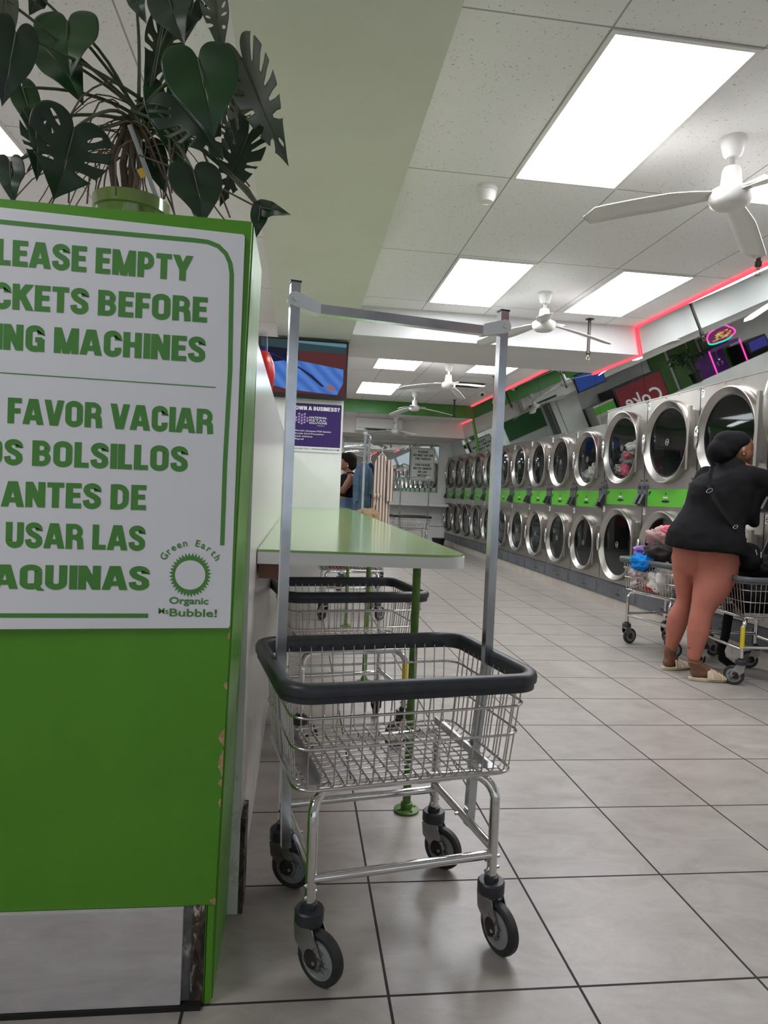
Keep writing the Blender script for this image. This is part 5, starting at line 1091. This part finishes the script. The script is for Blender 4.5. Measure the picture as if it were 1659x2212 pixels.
bb = MB(); bb.ell((0, 0, .0), (.080, .045, .095)); bb.ell((-.02, 0, .05), (.06, .04, .05)); bb.ell((.02, -.02, -.02), (.055, .04, .06)); body('bag_body', bb, M['black_cloth'], bag, .010, 4)
def ringm(p, sx, sz, ang): 
    pts = [(sx * math.cos(a) * math.cos(ang) - sz * math.sin(a) * math.sin(ang), 0, sx * math.cos(a) * math.sin(ang) + sz * math.sin(a) * math.cos(ang)) for a in [2 * math.pi * k / 16 for k in range(16)]]
    return obj('buckle', MB().tube([Vector(q) + p - bo_ for q in pts], .0022, 6, closed=True), M['chrome'], bag)
ringm(q4(1114, 570, 4.278), .024, .012, .5); ringm(q4(1315, 850, 4.220), .018, .010, .6)
obj('zip_pulls', MB().tube([(-.01, -.062, .055), (.0, -.066, .02)], .003, 6).tube([(.03, -.062, .04), (.03, -.066, .0)], .0035, 6), M['chrome'], bag)

# woman in the background, at the end of the table behind the column
def b5(cx, cy, y=8.85): return at(730 + cx / 6.504, 860 + cy / 6.504, y)
t = bgw = thing('person', 'person with short dark hair in a black halter top, standing behind the white column', 'person', (.56, 8.85, 0)); O_ = Vector(bgw.location)
k5 = 8.85 / F_PX / 6.504
sk = MB(); h5 = b5(120, 900); sk.ell(w_(h5), (.088, .078, .11)); sk.ell(w_(h5 + Vector((-.035, 0, -.04))), (.062, .056, .07)); sk.ell(w_(h5 + Vector((-.102, 0, -.025))), (.016, .012, .018)); sk.ell(w_(h5 + Vector((-.088, 0, -.065))), (.012, .018, .008)); sk.ell(w_(h5 + Vector((0.01, -.078, -.02))), (.016, .009, .026))
nk = b5(165, 1060); sk.limb(w_(h5 + Vector((.01, 0, -.05))), .05, w_(nk), .050)
ch_ = b5(125, 1180); sk.limb(w_(nk + Vector((-.01, 0, -.03))), .07, w_(ch_), .115, 8, 1.1); ws = b5(95, 1400); sk.limb(w_(ch_), .115, w_(ws), .10, 8, 1.1)
hp_ = ws + Vector((.0, 0, -.20)); sk.limb(w_(ws), .10, w_(hp_), .13, 6, 1.15)
for s, yy in ((-1, 8.72), (1, 8.98)):
    sh = Vector((b5(185, 1130).x, yy - .03 * s * 0, b5(185, 1130).z)); sk.limb(w_(Vector((nk.x, nk.y, sh.z + .02))), .05, w_(sh), .055); el = Vector((b5(60, 1290).x, yy, b5(60, 1300).z)); sk.limb(w_(sh), .055, w_(el), .040); wr = el + Vector((-.20, .0, .02)); sk.limb(w_(el), .042, w_(wr), .027); hand(sk, wr, (-1, 0, -.1), (0, 0, -1), .5)
    hj = Vector((hp_.x, 8.85 + .09 * s, hp_.z)); kn = Vector((hp_.x - .01, 8.85 + .09 * s, .52)); an_ = Vector((hp_.x + .01, 8.85 + .09 * s, .09)); sk.limb(w_(hj), .09, w_(kn), .058); sk.limb(w_(kn), .058, w_(an_), .038); sk.limb(w_(an_ + Vector((.02, 0, -.04))), .034, w_(an_ + Vector((-.15, 0, -.06))), .024)
body('body', sk, M['skin2'], bgw, .011, 4)
hr = MB(); hr.ell(w_(h5 + Vector((.035, 0, .035))), (.105, .098, .105)); hr.ell(w_(h5 + Vector((.065, 0, -.03))), (.075, .085, .08)); hr.ell(w_(h5 + Vector((-.03, 0, .075))), (.07, .075, .05)); body('hair', hr, M['hair'], bgw, .012, 2)
tpp = MB(); tpp.limb(w_(ch_ + Vector((.0, 0, .0))), .122, w_(b5(110, 1340)), .115, 8, 1.1); body('halter_top', tpp, M['black_cloth'], bgw, .012, 3); obj('halter_strap', MB().tube([w_(b5(70, 1110, 8.78)), w_(b5(150, 1045, 8.79)), w_(b5(215, 1050, 8.80)), w_(b5(240, 1130, 8.78)), w_(b5(235, 1230, 8.76))], .011, 8), M['black_cloth'], bgw)
jn = MB(); jn.limb(w_(ws + Vector((.01, 0, -.05))), .118, w_(hp_), .148, 6, 1.12)
for s in (-1, 1): jn.limb(w_(Vector((hp_.x, 8.85 + .08 * s, hp_.z))), .105, w_(Vector((hp_.x - .01, 8.85 + .09 * s, .52))), .075); jn.limb(w_(Vector((hp_.x - .01, 8.85 + .09 * s, .52))), .075, w_(Vector((hp_.x + .01, 8.85 + .09 * s, .12))), .062)
body('jeans', jn, M['denim'], bgw, .014, 3)
for s in (-1, 1): obj('shoe', MB().ell(w_(Vector((hp_.x - .055, 8.85 + .09 * s, .038))), (.135, .045, .036)), M['black'], bgw)
obj('earring', MB().ell((0, 0, 0), .009), M['white'], bgw, loc=w_(h5 + Vector((.012, -.09, -.05))))
